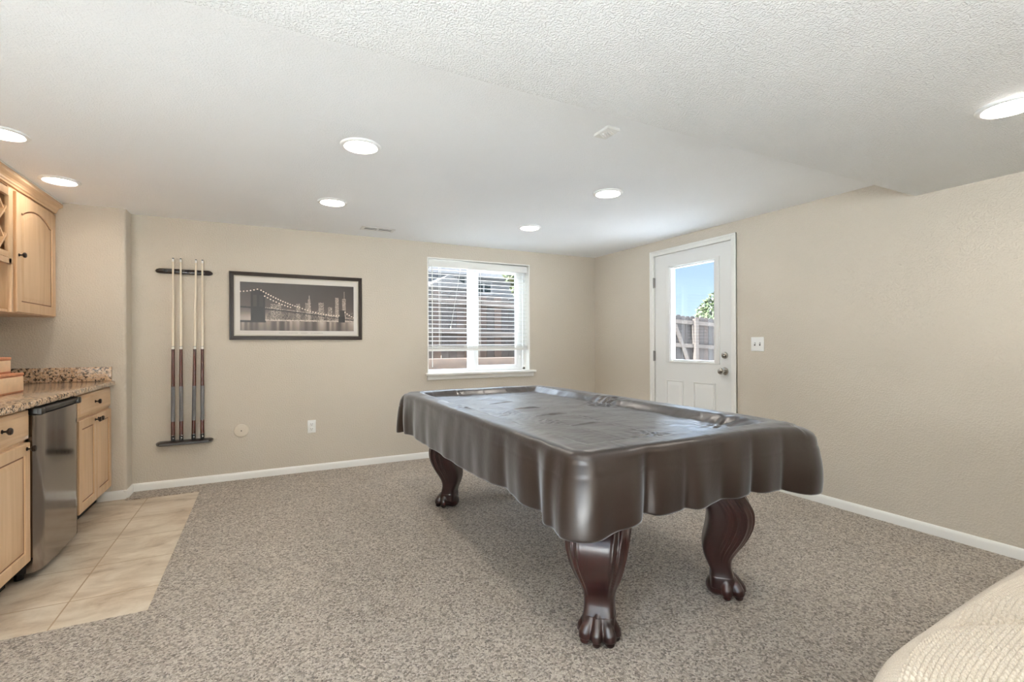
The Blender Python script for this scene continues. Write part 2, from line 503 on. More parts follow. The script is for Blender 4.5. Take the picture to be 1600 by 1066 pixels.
b = MB(); b.box(XL - T, XL, YF, PY0, -0.1, ZC + 0.1); b.box(XL - T, XL, PY1, YW + 0.3, -0.1, ZC + 0.1); b.box(XL - T, XL, PY0, PY1, PZ, ZC + 0.1)
struct('wall_left', b, 'wall_paint')
b = MB()
for q0, q1, x in ((PY0, -1.53, XL - 0.10), (-1.58, PY1, XL - 0.14)):
    b.box(x, x + 0.04, q0, q0 + 0.07, 0, PZ); b.box(x, x + 0.04, q1 - 0.07, q1, 0, PZ); b.box(x, x + 0.04, q0, q1, 0, 0.06); b.box(x, x + 0.04, q0, q1, PZ - 0.06, PZ)
struct('door_added', b, 'vinyl_white')  # sliding frames of the added, unseen patio opening
# wing wall with a rounded outer corner
r = 0.022; pts = [(XL, YW, -0.1), (XW - r, YW, -0.1)]
for i in range(1, 9):
    a = -PI / 2 + (PI / 2) * i / 8
    pts.append((XW - r + r * math.cos(a), YW + r + r * math.sin(a), -0.1))
pts += [(XW, YB + T, -0.1), (XL, YB + T, -0.1)]
b = MB(); b.prism(pts, (0, 0, ZC + 0.2)); struct('wall_wing', b, 'wall_paint')
b = MB(); b.box(XL - T, XR + T, YF - T, YF, -0.1, ZC + 0.1); struct('wall_front', b, 'wall_paint')
# ceilings
b = MB(); b.box(XL - T, XR + T, YD, YB + T, ZC, ZC + 0.12); struct('ceiling', b, 'ceiling_paint', label='smooth white ceiling over the pool table')
b = MB(); b.box(XL - T, XR + T, YF - T, YD, ZL, ZC + 0.12, bev=0.004); struct('ceiling_drop', b, 'ceiling_texture', label='lower textured white ceiling nearest the camera')
# floors: carpet (top at z = 0) around a slightly lower tiled strip along the bar
TX1, TY0, TY1 = -0.462, 2.635, 4.585
b = MB(); b.box(XL, XR, YF, YB, -0.10, -0.014); struct('floor', b, 'concrete', smooth=0)
b = MB(); b.box(XL + 0.001, TX1 + 0.03, TY0 - 0.03, YW + 0.1, -0.0139, -0.006); struct('floor_tiles', b, 'floor_tile', smooth=0, label='beige stone floor tiles along the bar')

b = MB(); b.box(XL + 0.001, 0.45, YF + 0.001, 1.40, -0.0139, -0.002); struct('floor_bounce', b, 'bounce_tile', smooth=0, label='unseen pale floor added by the patio opening to reflect sunlight')  # out of view, added to bounce sun onto the ceiling
def carpet_mesh():
    """carpet slab with a soft, slightly ragged bound edge next to the tiles"""
    V = []; Fc = []
    def grid(x0, x1, y0, y1, nx, ny):
        off = len(V)
        for j in range(ny + 1):
            for i in range(nx + 1):
                x = x0 + (x1 - x0) * i / nx; y = y0 + (y1 - y0) * j / ny
                V.append([x, y, 0.0])
        for j in range(ny):
            for i in range(nx):
                a = off + j * (nx + 1) + i
                Fc.append((a, a + 1, a + nx + 2, a + nx + 1))
    grid(TX1, XR, 1.40, YB, 140, 140)
    grid(0.45, XR, YF, 1.40, 60, 120)
    grid(XL, TX1, 1.40, TY0, 40, 60)
    grid(XW + 0.0, TX1, TY1, YB, 60, 24)
    V = np.array(V)
    x, y = V[:, 0], V[:, 1]
    return V, Fc
V_, F_ = carpet_mesh()
me = bpy.data.meshes.new('carpet'); me.from_pydata([tuple(v) for v in V_], [], F_); me.update()
bm_ = bmesh.new(); bm_.from_mesh(me); bmesh.ops.remove_doubles(bm_, verts=bm_.verts, dist=1e-5)
be = [e for e in bm_.edges if e.is_boundary]
ret = bmesh.ops.extrude_edge_only(bm_, edges=be)
for v in [g for g in ret['geom'] if isinstance(g, bmesh.types.BMVert)]: v.co.z = -0.0135
bm_.to_mesh(me); bm_.free()
carpet_o = link('carpet', me, 'carpet', smooth=0)
carpet_o['kind'] = 'structure'; carpet_o['label'] = 'grey beige flecked carpet covering the floor'
carpet_o.name = 'floor_carpet'

# baseboards
def baseboard(name, p0, p1, nrm):
    p0 = Vector(p0); p1 = Vector(p1); n = Vector(nrm); d = p1 - p0
    prof = [(0, -0.013), (0.013, -0.013), (0.013, 0.042), (0.009, 0.054), (0.004, 0.060), (0, 0.062)]
    b = MB(); b.prism([p0 + n * a + Vector((0, 0, h)) for a, h in prof], d); return struct(name, b, 'trim_white')
baseboard('baseboard_back', (XW, YB, 0), (XR, YB, 0), (0, -1, 0))
baseboard('baseboard_right', (XR, YF, 0), (XR, JY0 - 0.045, 0), (-1, 0, 0))
baseboard('baseboard_right_far', (XR, JY1 + 0.045, 0), (XR, YB, 0), (-1, 0, 0))
baseboard('baseboard_wing', (-1.115, YW, 0), (XW - 0.004, YW, 0), (0, -1, 0))
baseboard('baseboard_corner', (XW, YW + 0.004, 0), (XW, YB, 0), (1, 0, 0))
b = MB(); b.cyl((XW - 0.006, YW + 0.006, -0.013), (XW - 0.006, YW + 0.006, 0.058), 0.019); struct('baseboard_cap', b, 'trim_white')

# ------------------------------------------------------------------ window (structure) : lined opening, slider, sill
b = MB(); e = 0.012
b.box(WX0, WX0 + e, YB - 0.004, YB + 0.13, WZ0, WZ1); b.box(WX1 - e, WX1, YB - 0.004, YB + 0.13, WZ0, WZ1)
b.box(WX0, WX1, YB - 0.004, YB + 0.13, WZ1 - e, WZ1)
win = struct('window_1', b, 'trim_white')
b = MB(); b.box(1.468, 2.752, YB - 0.052, YB + 0.13, 0.842, 0.868, bev=0.006)
b.prism([(1.485, YB, 0.842), (1.485, YB - 0.020, 0.842), (1.485, YB - 0.016, 0.80), (1.485, YB, 0.795)], (1.25, 0, 0))
struct('window_sill', b, 'trim_white', win)
b = MB(); y0, y1 = YB + 0.088, YB + 0.15; zb = 0.868
b.box(WX0 + e, WX0 + e + 0.022, y0, y1, zb, WZ1 - e); b.box(WX1 - e - 0.030, WX1 - e, y0, y1, zb, WZ1 - e)
b.box(WX0 + e, WX1 - e, y0, y1, zb, zb + 0.028, bev=0.003); b.box(WX0 + e, WX1 - e, y0, y1, WZ1 - 0.05, WZ1 - e)
struct('window_frame', b, 'vinyl_white', win)
b = MB(); ys = YB + 0.115
b.box(1.985, 2.045, ys, ys + 0.03, zb + .02, WZ1 - 0.05)
struct('sash', b, 'vinyl_white', win, label='fixed left sash')
b = MB(); ys2 = YB + 0.082
b.box(2.030, 2.092, ys2, ys2 + 0.032, zb + .028, WZ1 - 0.05, bev=0.003); b.box(2.556, 2.640, ys2, ys2 + 0.032, zb + .028, WZ1 - 0.05, bev=0.003)
b.box(2.092, 2.556, ys2, ys2 + 0.032, zb + .028, zb + .062); b.box(2.092, 2.556, ys2, ys2 + 0.032, WZ1 - 0.10, WZ1 - 0.05)
b.box(2.600, 2.615, ys2 - 0.012, ys2, 0.99, 1.03, bev=0.003)
struct('sash', b, 'vinyl_white', win, label='sliding right sash with latch')
b = MB(); b.box(WX0 + e + .02, 1.99, ys + .012, ys + .016, zb + .02, WZ1 - .05)
struct('pane', b, 'window_glass', win)
b = MB(); b.box(2.09, 2.558, ys2 + .014, ys2 + .018, zb + .05, WZ1 - .09)
struct('pane', b, 'window_glass', win)

# blind
bl = thing('window_blind', 'white horizontal slat blind lowered in the back wall window, slats open', 'blind', (2.09, YB + 0.04, 2.0))
b = MB(); b.box(1.510, 2.668, YB + 0.012, YB + 0.062, 1.972, 2.040, bev=0.003); b.build('headrail', 'blind_white', bl)
zt, zbm, ns = 1.945, 1.155, 19
b = MB()
for i in range(ns):
    z = zt - (zt - zbm) * i / (ns - 1)
    pts = []
    for k in range(7):
        u = -1 + 2 * k / 6; pts.append((1.512, YB + 0.040 + 0.024 * u, z + 0.0022 * (1 - u * u) + 0.0012 * u))
    pts += [(p[0], p[1], p[2] - 0.0024) for p in pts[::-1]]
    b.prism(pts, (1.154, 0, 0))
b.build('slats', 'blind_white', bl)
b = MB(); b.box(1.510, 2.668, YB + 0.014, YB + 0.066, 1.092, 1.118, bev=0.004); 
for i in range(5): b.box(1.511, 2.667, YB + 0.016, YB + 0.064, 1.1205 + i * 0.0045, 1.1235 + i * 0.0045)
b.build('bottom_rail', 'blind_white', bl)
for x in (1.64, 2.09, 2.54):
    b = MB()
    for y in (YB + 0.0135, YB + 0.0665): b.cyl((x, y, 1.10), (x, y, 1.98), 0.0012, seg=6)
    b.build('ladder_cord', 'blind_white', bl)
b = MB(); b.cyl((1.545, YB + 0.006, 0.93), (1.545, YB + 0.006, 1.99), 0.0045, seg=8); b.cyl((1.545, YB + 0.006, 1.985), (1.545, YB + .02, 1.995), 0.003, seg=8)
b.build('tilt_wand', 'blind_white', bl)
b = MB(); b.cyl((1.745, YB + 0.008, 1.32), (1.86, YB + 0.008, 1.98), 0.0015, seg=6); b.lathe([(0.002, 0), (0.006, -0.004), (0.007, -0.03), (0.002, -0.034)], (1.745, YB + 0.008, 1.32), (0, 0, -1))
b.build('lift_cord', 'blind_white', bl)

# ------------------------------------------------------------------ door (structure)
b = MB()
cw = 0.052
# casing: stepped profile built as two layers
for dpt, wid, off in ((0.012, cw, 0), (0.018, 0.018, cw - 0.018)):
    yo0, yo1, zo = DY0 + 0.006 - cw, DY1 - 0.006 + cw, DZ1 - 0.006 + cw
    yi0, yi1, zi = yo0 + wid, yo1 - wid, zo - wid
    b.box(XR - dpt, XR, yo0, yi0, 0, zo, bev=0.002); b.box(XR - dpt, XR, yi1, yo1, 0, zo, bev=0.002); b.box(XR - dpt, XR, yi0, yi1, zi, zo, bev=0.002)
cas = struct('door_1', b, 'trim_white')
b = MB()
b.box(XR, XR + T, JY0, DY0, 0, JZ); b.box(XR, XR + T, DY1, JY1, 0, JZ); b.box(XR, XR + T, DY0, DY1, DZ1, JZ)
b.box(XR + 0.055, XR + 0.075, DY0, DY0 + 0.012, 0, DZ1); b.box(XR + 0.055, XR + 0.075, DY1 - 0.012, DY1, 0, DZ1); b.box(XR + 0.055, XR + 0.075, DY0, DY1, DZ1 - 0.012, DZ1)
b.box(XR - 0.01, XR + T, DY0, DY1, -0.013, 0.012)
struct('door_frame', b, 'trim_white', cas)
# slab
SY0, SY1, SZ0, SZ1 = DY0 + 0.005, DY1 - 0.006, 0.014, DZ1 - 0.006
DX = XR + 0.010; DT = 0.044
GY0, GY1, GZ0, GZ1 = 3.052, 3.572, 1.004, 1.912
b = MB()
b.box(DX, DX + DT, SY0, GY0 - 0.02, SZ0, SZ1); b.box(DX, DX + DT, GY1 + 0.02, SY1, SZ0, SZ1)
b.box(DX, DX + DT, GY0 - 0.02, GY1 + 0.02, GZ1 + 0.02, SZ1); b.box(DX, DX + DT, GY0 - 0.02, GY1 + 0.02, SZ0, GZ0 - 0.02)
slab = struct('door_slab', b, 'door_white', cas)
def raised(b, y0, y1, z0, z1, X):
    """pressed panel: shallow groove around a raised field, facing -x"""
    rings = []
    for ins, d in ((0, 0.001), (0.004, -0.006), (0.022, -0.006), (0.040, 0.003), (0.046, 0.004)):
        rings.append([(X - d if d < 0 else X - d, y0 + ins, z0 + ins), (X - d, y1 - ins, z0 + ins), (X - d, y1 - ins, z1 - ins), (X - d, y0 + ins, z1 - ins)])
    b.loft([[(X + 0.001, *p[1:]) for p in rings[0]]] + rings)
b = MB()
for (y0, y1) in ((3.415, 3.633), (3.041, 3.289)):
    # moulding frame ring + raised centre
    for (a0, a1, c0, c1) in ((y0, y1, 0.792, 0.800), (y0, y1, 0.250, 0.258)): b.box(DX - 0.008, DX, a0, a1, c0, c1, bev=0.0015)
    for yy in (y0, y1 - 0.008): b.box(DX - 0.008, DX, yy, yy + 0.008, 0.25, 0.80, bev=0.0015)
    P = [[(DX - d, y0 + i, 0.25 + i), (DX - d, y1 - i, 0.25 + i), (DX - d, y1 - i, 0.80 - i), (DX - d, y0 + i, 0.80 - i)] for i, d in ((0.020, 0.0), (0.022, 0.004), (0.044, 0.013), (0.050, 0.014))]
    b.loft(P)
struct('door_panels', b, 'door_white', slab)
b = MB()
for i, (a, d) in enumerate(((0.062, 0.010), (0.030, 0.014))):
    pass
fo = 0.060
def ringframe(b, X0, X1, o, i_, bev=0.003):
    b.box(X0, X1, GY0 - o, GY0 - i_, GZ0 - o + 0.03, GZ1 + o - 0.03, bev=bev); b.box(X0, X1, GY1 + i_, GY1 + o, GZ0 - o + 0.03, GZ1 + o - 0.03, bev=bev)
    b.box(X0, X1, GY0 - i_, GY1 + i_, GZ1 + i_, GZ1 + o - 0.03, bev=bev); b.box(X0, X1, GY0 - i_, GY1 + i_, GZ0 - o + 0.03, GZ0 - i_, bev=bev)
ringframe(b, DX - 0.012, DX + 0.002, 0.060, 0.012)
ringframe(b, DX - 0.004, DX + DT + 0.012, 0.040, 0.0, 0.001)
struct('glass_surround', b, 'door_white', slab)
b = MB(); b.box(DX + 0.018, DX + 0.024, GY0 - 0.005, GY1 + 0.005, GZ0 - 0.005, GZ1 + 0.005); struct('pane', b, 'window_glass', slab)
b = MB()
for zc in (1.79, 1.035, 0.28):
    b.cyl((XR - 0.006, DY1 - 0.001, zc - 0.05), (XR - 0.006, DY1 - 0.001, zc + 0.05), 0.0075, seg=12)
    for k in (-1, 1): b.lathe([(0.006, 0), (0.008, 0.003), (0.0, 0.008)], (XR - 0.006, DY1 - 0.001, zc + k * 0.05), (0, 0, k), seg=12)
    b.box(XR - 0.003, XR + 0.006, DY1 - 0.014, DY1 + 0.010, zc - 0.05, zc + 0.05)
struct('hinge', b, 'hinge_grey', cas)
b = MB(); b.lathe([(0.030, 0), (0.031, 0.006), (0.027, 0.016), (0.022, 0.019), (0.0, 0.019)], (DX, 2.938, 1.057), (-1, 0, 0)); b.box(DX - 0.040, DX - 0.017, 2.934, 2.942, 1.042, 1.072, bev=0.003)
struct('deadbolt', b, 'nickel', slab)
b = MB(); b.lathe([(0.033, 0), (0.034, 0.004), (0.030, 0.010), (0.014, 0.014), (0.011, 0.034), (0.016, 0.040), (0.027, 0.048), (0.029, 0.058), (0.025, 0.068), (0.012, 0.074), (0, 0.075)], (DX, 2.938, 0.917), (-1, 0, 0))
struct('door_knob', b, 'nickel', slab)
b = MB(); b.box(XR - 0.0005, XR + 0.004, DY0 - 0.003, DY0 + 0.003, 0.885, 0.945); struct('strike_plate', b, 'nickel', cas)

# ------------------------------------------------------------------ wall plates
sw = thing('light_switch', 'white double toggle light switch plate on the right wall beside the door', 'light switch', (XR, 2.613, 1.156))
b = MB(); b.box(XR - 0.006, XR, 2.556, 2.672, 1.098, 1.214, bev=0.003); b.build('plate', 'plate_white', sw)
for y in (2.637, 2.591):
    b = MB(); b.box(XR - 0.0075, XR - 0.005, y - 0.0055, y + 0.0055, 1.143, 1.169, mi=0)
    b.build('slot', 'slot_dark', sw)
    b = MB(); b.box(XR - 0.020, XR - 0.004, y - 0.0042, y + 0.0042, 1.150, 1.160, bev=0.002, M=Matrix.Translation((XR, y, 1.156)) @ Matrix.Rotation(0.5, 4, 'Y') @ Matrix.Translation((-XR, -y, -1.156))); b.build('toggle', 'plate_white', sw)
    
ou = thing('electrical_outlet', 'white duplex electrical outlet low on the back wall below the picture', 'outlet', (0.387, YB, 0.412))
b = MB(); b.box(0.352, 0.422, YB - 0.006, YB, 0.354, 0.470, bev=0.003); b.build('plate', 'plate_white', ou)
for z in (0.434, 0.390):
    b = MB(); b.box(0.371, 0.403, YB - 0.009, YB - 0.005, z - 0.015, z + 0.015, bev=0.004)
    b.box(0.379, 0.3815, YB - 0.0096, YB - 0.008, z - 0.003, z + 0.008, mi=1); b.box(0.3925, 0.395, YB - 0.0096, YB - 0.008, z - 0.003, z + 0.008, mi=1); b.cyl((0.387, YB - 0.0096, z - 0.009), (0.387, YB - 0.008, z - 0.009), 0.003, seg=8, mi=1)
    b.build('socket', ['plate_white', 'slot_dark'], ou)
rp = thing('round_wall_cover', 'round beige blank cover plate low on the back wall right of the cue rack', 'cover plate', (-0.179, YB, 0.422))
b = MB(); b.lathe([(0.055, 0), (0.057, 0.004), (0.054, 0.011), (0.048, 0.014), (0.0, 0.014)], (-0.179, YB, 0.422), (0, -1, 0), seg=40); b.build('plate', 'plate_beige', rp)
b = MB(); b.lathe([(0.005, 0), (0.005, 0.002), (0, 0.0025)], (-0.179, YB - 0.014, 0.422), (0, -1, 0), seg=12); b.build('screw', 'slot_dark', rp)

# ------------------------------------------------------------------ framed panorama
PXa, PXb, PZa, PZb = -0.266, 0.838, 1.210, 1.802
pic = thing('framed_picture', 'wide black framed sepia print of a lit bridge and night skyline on the back wall', 'picture', (0.286, YB, 1.21))
fw_ = 0.036
def miter(b, x0, x1, z0, z1, prof, Y):
    """prof: list of (inset, depth toward the room)"""
    rings = [[(x0 + i, Y - d, z0 + i), (x1 - i, Y - d, z0 + i), (x1 - i, Y - d, z1 - i), (x0 + i, Y - d, z1 - i)] for i, d in prof]
    bb = bmesh.new(); R = [[bb.verts.new(p) for p in r] for r in rings]
    for A, B in zip(R, R[1:] + R[:1]):
        for k in range(4): bb.faces.new([A[k], A[(k + 1) % 4], B[(k + 1) % 4], B[k]])
    b._merge(bb)
b = MB(); miter(b, PXa, PXb, PZa, PZb, [(0, 0.001), (0, 0.018), (0.004, 0.024), (0.012, 0.026), (0.020, 0.021), (0.026, 0.022), (0.032, 0.018), (0.036, 0.010), (0.036, 0.001)], YB)
b.build('frame', 'frame_dark', pic, smooth=20)
b = MB(); miter(b, PXa + 0.035, PXb - 0.035, PZa + 0.035, PZb - 0.035, [(0, 0.004), (0, 0.014), (0.004, 0.013), (0.008, 0.008), (0.008, 0.004)], YB)
b.build('fillet', 'silver_fillet', pic, smooth=20)
b = MB(); b.box(PXa + 0.034, PXb - 0.034, YB - 0.006, YB - 0.002, PZa + 0.034, PZb - 0.034); b.build('mat', 'mat_board', pic)
def panorama():
    W, Hh = 420, 176
    x0, x1, z0, z1 = -0.185, 0.762, 1.292, 1.716
    U, Vv = np.meshgrid(np.linspace(0, 1, W), np.linspace(0, 1, Hh))
    r2 = np.random.default_rng(3)
    g = 0.34 - 0.16 * Vv + 0.10 * np.exp(-((U - 0.08) / 0.15) ** 2) * (1 - Vv) + 0.25 * np.exp(-((Vv - 0.25) / 0.12) ** 2)   # night sky glow near the horizon
    hz = 0.20
    g = np.where(Vv < hz, 0.20 + 0.05 * Vv, g)
    def rect(a, b_, c, d, val):
        m = (U >= a) & (U <= b_) & (Vv >= c) & (Vv <= d); g[m] = val; return m
    # far skyline
    x = 0.22
    while x < 1.0:
        w = r2.uniform(0.012, 0.035); h = hz + r2.uniform(0.10, 0.24)
        if 0.44 < x < 0.66: h += r2.uniform(0.02, 0.12)
        v = r2.uniform(0.10, 0.2); m = rect(x, x + w, hz, h, v)
        lit = m & (r2.random(U.shape) < 0.32); g[lit] = r2.uniform(0.35, 0.85, lit.sum()); x += w * r2.uniform(0.7, 1.1)
    for (a, w, h, v) in ((0.25, 0.09, 0.56, 0.2), (0.47, 0.035, 0.58, 0.22), (0.55, 0.05, 0.60, 0.22), (0.575, 0.02, 0.68, 0.5), (0.67, 0.05, 0.62, 0.3), (0.755, 0.04, 0.53, 0.25), (0.825, 0.034, 0.74, 0.45), (0.892, 0.034, 0.72, 0.45)):
        m = rect(a, a + w, hz, h, v); lit = m & (r2.random(U.shape) < 0.45); g[lit] = r2.uniform(0.4, 0.95, lit.sum())
    rect(0.908, 0.912, 0.72, 0.88, 0.6); rect(0.583, 0.588, 0.68, 0.76, 0.8)
    # shoreline lights and reflections in the water
    m = (Vv > hz) & (Vv < hz + 0.03) & (U > 0.2) & (r2.random(U.shape) < 0.7); g[m] = 0.8
    col = 0.10 + 0.5 * np.abs(np.interp(U[0], np.linspace(0, 1, 46), r2.random(46))) ** 1.4
    fade = np.clip(1 - (hz - Vv) / 0.22, 0, 1)
    wm = Vv < hz; g[wm] = (0.13 + (col[None, :] * (0.6 + 0.4 * fade) * np.ones_like(U)))[wm]
    # bridge deck, towers, cables with lamps
    deck = 0.47 - 0.24 * np.clip(U, 0, 1) ** 1.3
    m = (Vv > deck) & (Vv < deck + 0.030 * (1.1 - 0.8 * U)); g[m] = 0.09
    m = (np.abs(Vv - deck - 0.04) < 0.008) & (r2.random(U.shape) < 0.35) & (U > 0.2); g[m] = 0.85
    rect(0.085, 0.205, 0.17, 0.84, 0.10); rect(0.105, 0.135, 0.50, 0.74, 0.20); rect(0.155, 0.185, 0.50, 0.74, 0.16); rect(0.0, 0.21, 0.17, 0.21, 0.08)
    rect(0.855, 0.918, hz - 0.01, 0.32, 0.10); rect(0.865, 0.915, 0.32, 0.46, 0.16)
    def cable(ua, va, ub, vb, sag, n):
        for k in range(n + 1):
            s = k / n; u = ua + (ub - ua) * s; v = va + (vb - va) * s - sag * 4 * s * (1 - s)
            d2 = ((U - u) * W) ** 2 + ((Vv - v) * Hh) ** 2; big = k % 4 == 0
            g[d2 < (6 if big else 0.7)] = 0.92 if big else 0.45
    cable(0.0, 0.80, 0.14, 0.86, 0.01, 20); cable(0.17, 0.84, 0.50, 0.50, 0.03, 64); cable(0.20, 0.72, 0.42, 0.5, 0.02, 36); cable(0.50, 0.50, 0.86, 0.34, 0.04, 60); cable(0.918, 0.42, 1.0, 0.30, 0.01, 16)
    g = np.clip(g, 0, 1)
    rgb = np.stack([g ** 0.95, g * 0.93, g * 0.86], -1) * 0.95 + 0.02
    V = []; F = []
    for j in range(Hh + 1):
        for i in range(W + 1): V.append((x0 + (x1 - x0) * i / W, YB - 0.0068, z0 + (z1 - z0) * j / Hh))
    for j in range(Hh):
        for i in range(W):
            a = j * (W + 1) + i; F.append((a, a + 1, a + W + 2, a + W + 1))
    me = bpy.data.meshes.new('print'); me.from_pydata(V, [], F); me.update()
    ca = me.color_attributes.new('Col', 'FLOAT_COLOR', 'CORNER')
    lin = np.where(rgb <= 0.04045, rgb / 12.92, ((rgb + 0.055) / 1.055) ** 2.4)
    c4 = np.concatenate([lin, np.ones(lin.shape[:2] + (1,))], -1).reshape(-1, 4)
    ca.data.foreach_set('color', np.repeat(c4, 4, axis=0).astype(np.float32).ravel())
    link('print', me, 'print', pic, smooth=0)
panorama()
def text_mesh(s, size, loc, rot, mat, parent, name, spacing=1.0, ext=0.0003, align='CENTER'):
    cu = bpy.data.curves.new(name, 'FONT'); cu.body = s; cu.size = size; cu.extrude = ext; cu.align_x = align; cu.space_character = spacing
    ob = bpy.data.objects.new(name, cu); COL.objects.link(ob)
    dg = bpy.context.evaluated_depsgraph_get(); me = bpy.data.meshes.new_from_object(ob.evaluated_get(dg))
    bpy.data.objects.remove(ob)
    me.transform(Matrix.Translation(loc) @ rot)
    me.materials.clear()
    return link(name, me, mat, parent, smooth=0)
text_mesh('PHOTOGRAPHED   HENRI   SILBERMAN', 0.0125, (0.302, YB - 0.0068, 1.267), Matrix.Rotation(PI / 2, 4, 'X'), 'caption_ink', pic, 'caption', spacing=1.75)

# ------------------------------------------------------------------ cue rack and cues
RX0, RX1 = -0.782, -0.386
def rack_bar(name, label, z0, z1, dep, clips):
    root = thing(name, label, 'cue rack', ((RX0 + RX1) / 2, YB, z0), 'halves of the wall cue rack')
    b = MB(); L = []
    zc = (z0 + z1) / 2; h = (z1 - z0) / 2
    prof = [(0.0, 0.25), (0.012, 0.6), (0.03, 1.0)]
    for x, s in [(RX0, .3), (RX0 + .010, .75), (RX0 + .028, 1)] + [(RX1 - .028, 1), (RX1 - .010, .75), (RX1, .3)]:
        L.append([(x, YB - 0.001, zc - h * s), (x, YB - dep * s * 0.8, zc - h * s), (x, YB - dep * s, zc - h * s * .5), (x, YB - dep * s, zc + h * s * .5), (x, YB - dep * s * 0.8, zc + h * s), (x, YB - 0.001, zc + h * s)])
    b.loft(L); b.build('bar', 'black_wood', root)
    return root
up = rack_bar('cue_rack', 'upper black bar of the wall cue rack holding the cue shafts', 1.752, 1.790, 0.034, True)
lo = rack_bar('cue_rack', 'lower black ledge of the wall cue rack under the cue butts', 0.352, 0.384, 0.085, False)
CUES = [(-0.658, -0.663), (-0.606, -0.607), (-0.501, -0.523), (-0.456, -0.461)]
CY = YB - 0.050
for xt, xb in CUES + [(-0.555, -0.555), (-0.71, -0.71)]:
    x = xb + (xt - xb) * (1.77 - 0.39) / 1.487
    b = MB(); b.box(x - 0.013, x + 0.013, YB - 0.036, YB - 0.030, 1.764, 1.778)
    for s in (-1, 1): b.box(x + s * 0.011 - 0.002, x + s * 0.011 + 0.002, YB - 0.058, YB - 0.030, 1.764, 1.778, bev=0.001)
    b.build('clip', 'black_plastic', up)
for xt, xb in CUES:
    b = MB(); b.lathe([(0.018, 0), (0.018, 0.002), (0.015, 0.003)], (xb, CY, 0.384), (0, 0, 1), seg=18); b.build('cup', 'rubber', lo)
CUE_L = ['cue at the left end of the wall rack, nearest the bar', 'second cue from the bar in the wall rack',
         'leaning cue just right of the gap in the wall rack', 'cue at the right end of the wall rack, nearest the picture']
z0_ = 0.388
def cue(xt, xb, label):
    r = thing('pool_cue', label.replace('cue', 'brown and maple pool cue', 1), 'pool cue', (xb, CY, z0_), 'pool cues standing in the wall rack')
    Lh = 1.877 - z0_
    ax = Vector((xt - xb, 0.0, Lh)).normalized()
    P = lambda h: Vector((xb, CY, z0_)) + ax * h
    def seg(name, mat, prof):
        b = MB(); b.lathe(prof, (xb, CY, z0_), ax, seg=16); return b.build(name, mat, r)
    seg('bumper', 'rubber', [(0.011, 0), (0.0145, 0.004), (0.0148, 0.042)])
    seg('butt', 'cue_brown', [(0.0149, 0.042), (0.0147, 0.157)])
    b = MB(); b.torus(P(0.045), ax, 0.0146, 0.0012, seg=20, k=6); b.build('ring', 'chrome', r)
    b = MB(); b.ell(P(0.022) + Vector((0.004, -0.0142, 0)), (0.004, 0.0012, 0.004)); b.build('badge', 'plate_white', r)
    seg('wrap', 'cue_wrap', [(0.0150, 0.157), (0.0138, 0.442)])
    seg('forearm', 'cue_brown', [(0.0137, 0.442), (0.0112, 0.744)])
    seg('joint_collar', 'cue_collar', [(0.0113, 0.744), (0.0113, 0.768)])
    b = MB(); b.torus(P(0.768), ax, 0.0106, 0.0012, seg=20, k=6); b.build('ring', 'rubber', r)
    b = MB(); b.torus(P(0.744), ax, 0.0110, 0.0012, seg=20, k=6); b.build('ring', 'rubber', r)
    seg('shaft', 'cue_maple', [(0.0109, 0.768), (0.0085, 1.10), (0.0068, Lh - 0.03)])
    seg('ferrule', 'plate_white', [(0.0069, Lh - 0.03), (0.0067, Lh - 0.008)])
    seg('tip', 'cue_tip', [(0.0066, Lh - 0.008), (0.0064, Lh - 0.002), (0.003, Lh)])
for (xt, xb), l in zip(CUES, CUE_L): cue(xt, xb, l)

# ------------------------------------------------------------------ ceiling fittings
def downlight(x, y, z, label, group='recessed ceiling downlights', lens='lens_lit'):
    r = thing('recessed_light', label, 'ceiling light', (x, y, z), group)
    b = MB(); b.lathe([(0.103, 0), (0.103, 0.003), (0.099, 0.009), (0.092, 0.012), (0.084, 0.011), (0.077, 0.004), (0.077, 0.0)], (x, y, z), (0, 0, -1), seg=48); b.build('trim_ring', 'vinyl_white', r)
    b = MB(); b.lathe([(0.0775, 0.0005), (0.0775, 0.0035), (0.060, 0.0025), (0.0, 0.002)], (x, y, z), (0, 0, -1), seg=48); b.build('lens', lens, r)
    return r
downlight(0.455, 2.619, ZC, 'round recessed downlight, the large one left of centre above the carpet')
downlight(0.448, 3.747, ZC, 'round recessed downlight beside the ceiling air vent, above the picture wall')
downlight(2.127, 3.794, ZC, 'round recessed downlight directly in front of the window')
downlight(2.126, 2.680, ZC, 'round recessed downlight above the pool table, nearest the door')
downlight(-1.145, 4.020, ZC, 'round recessed downlight over the counter, beside the upper cabinet door', lens='lens_lit_bar')
downlight(-1.137, 3.240, ZC, 'round recessed downlight over the bar, cut by the left picture edge', lens='lens_lit_bar')
downlight(2.56, 0.780, ZL, 'round recessed downlight in the lower textured ceiling')
downlight(0.4, 0.2, ZL, 'added unseen downlight in the lower ceiling straight above the camera')  # from here on, lamps out of view added to brighten the room
downlight(0.4, -1.8, ZL, 'added unseen downlight in the lower ceiling near the added patio opening behind the camera')
downlight(2.5, -1.4, ZL, 'added unseen downlight in the lower ceiling behind the ottoman')

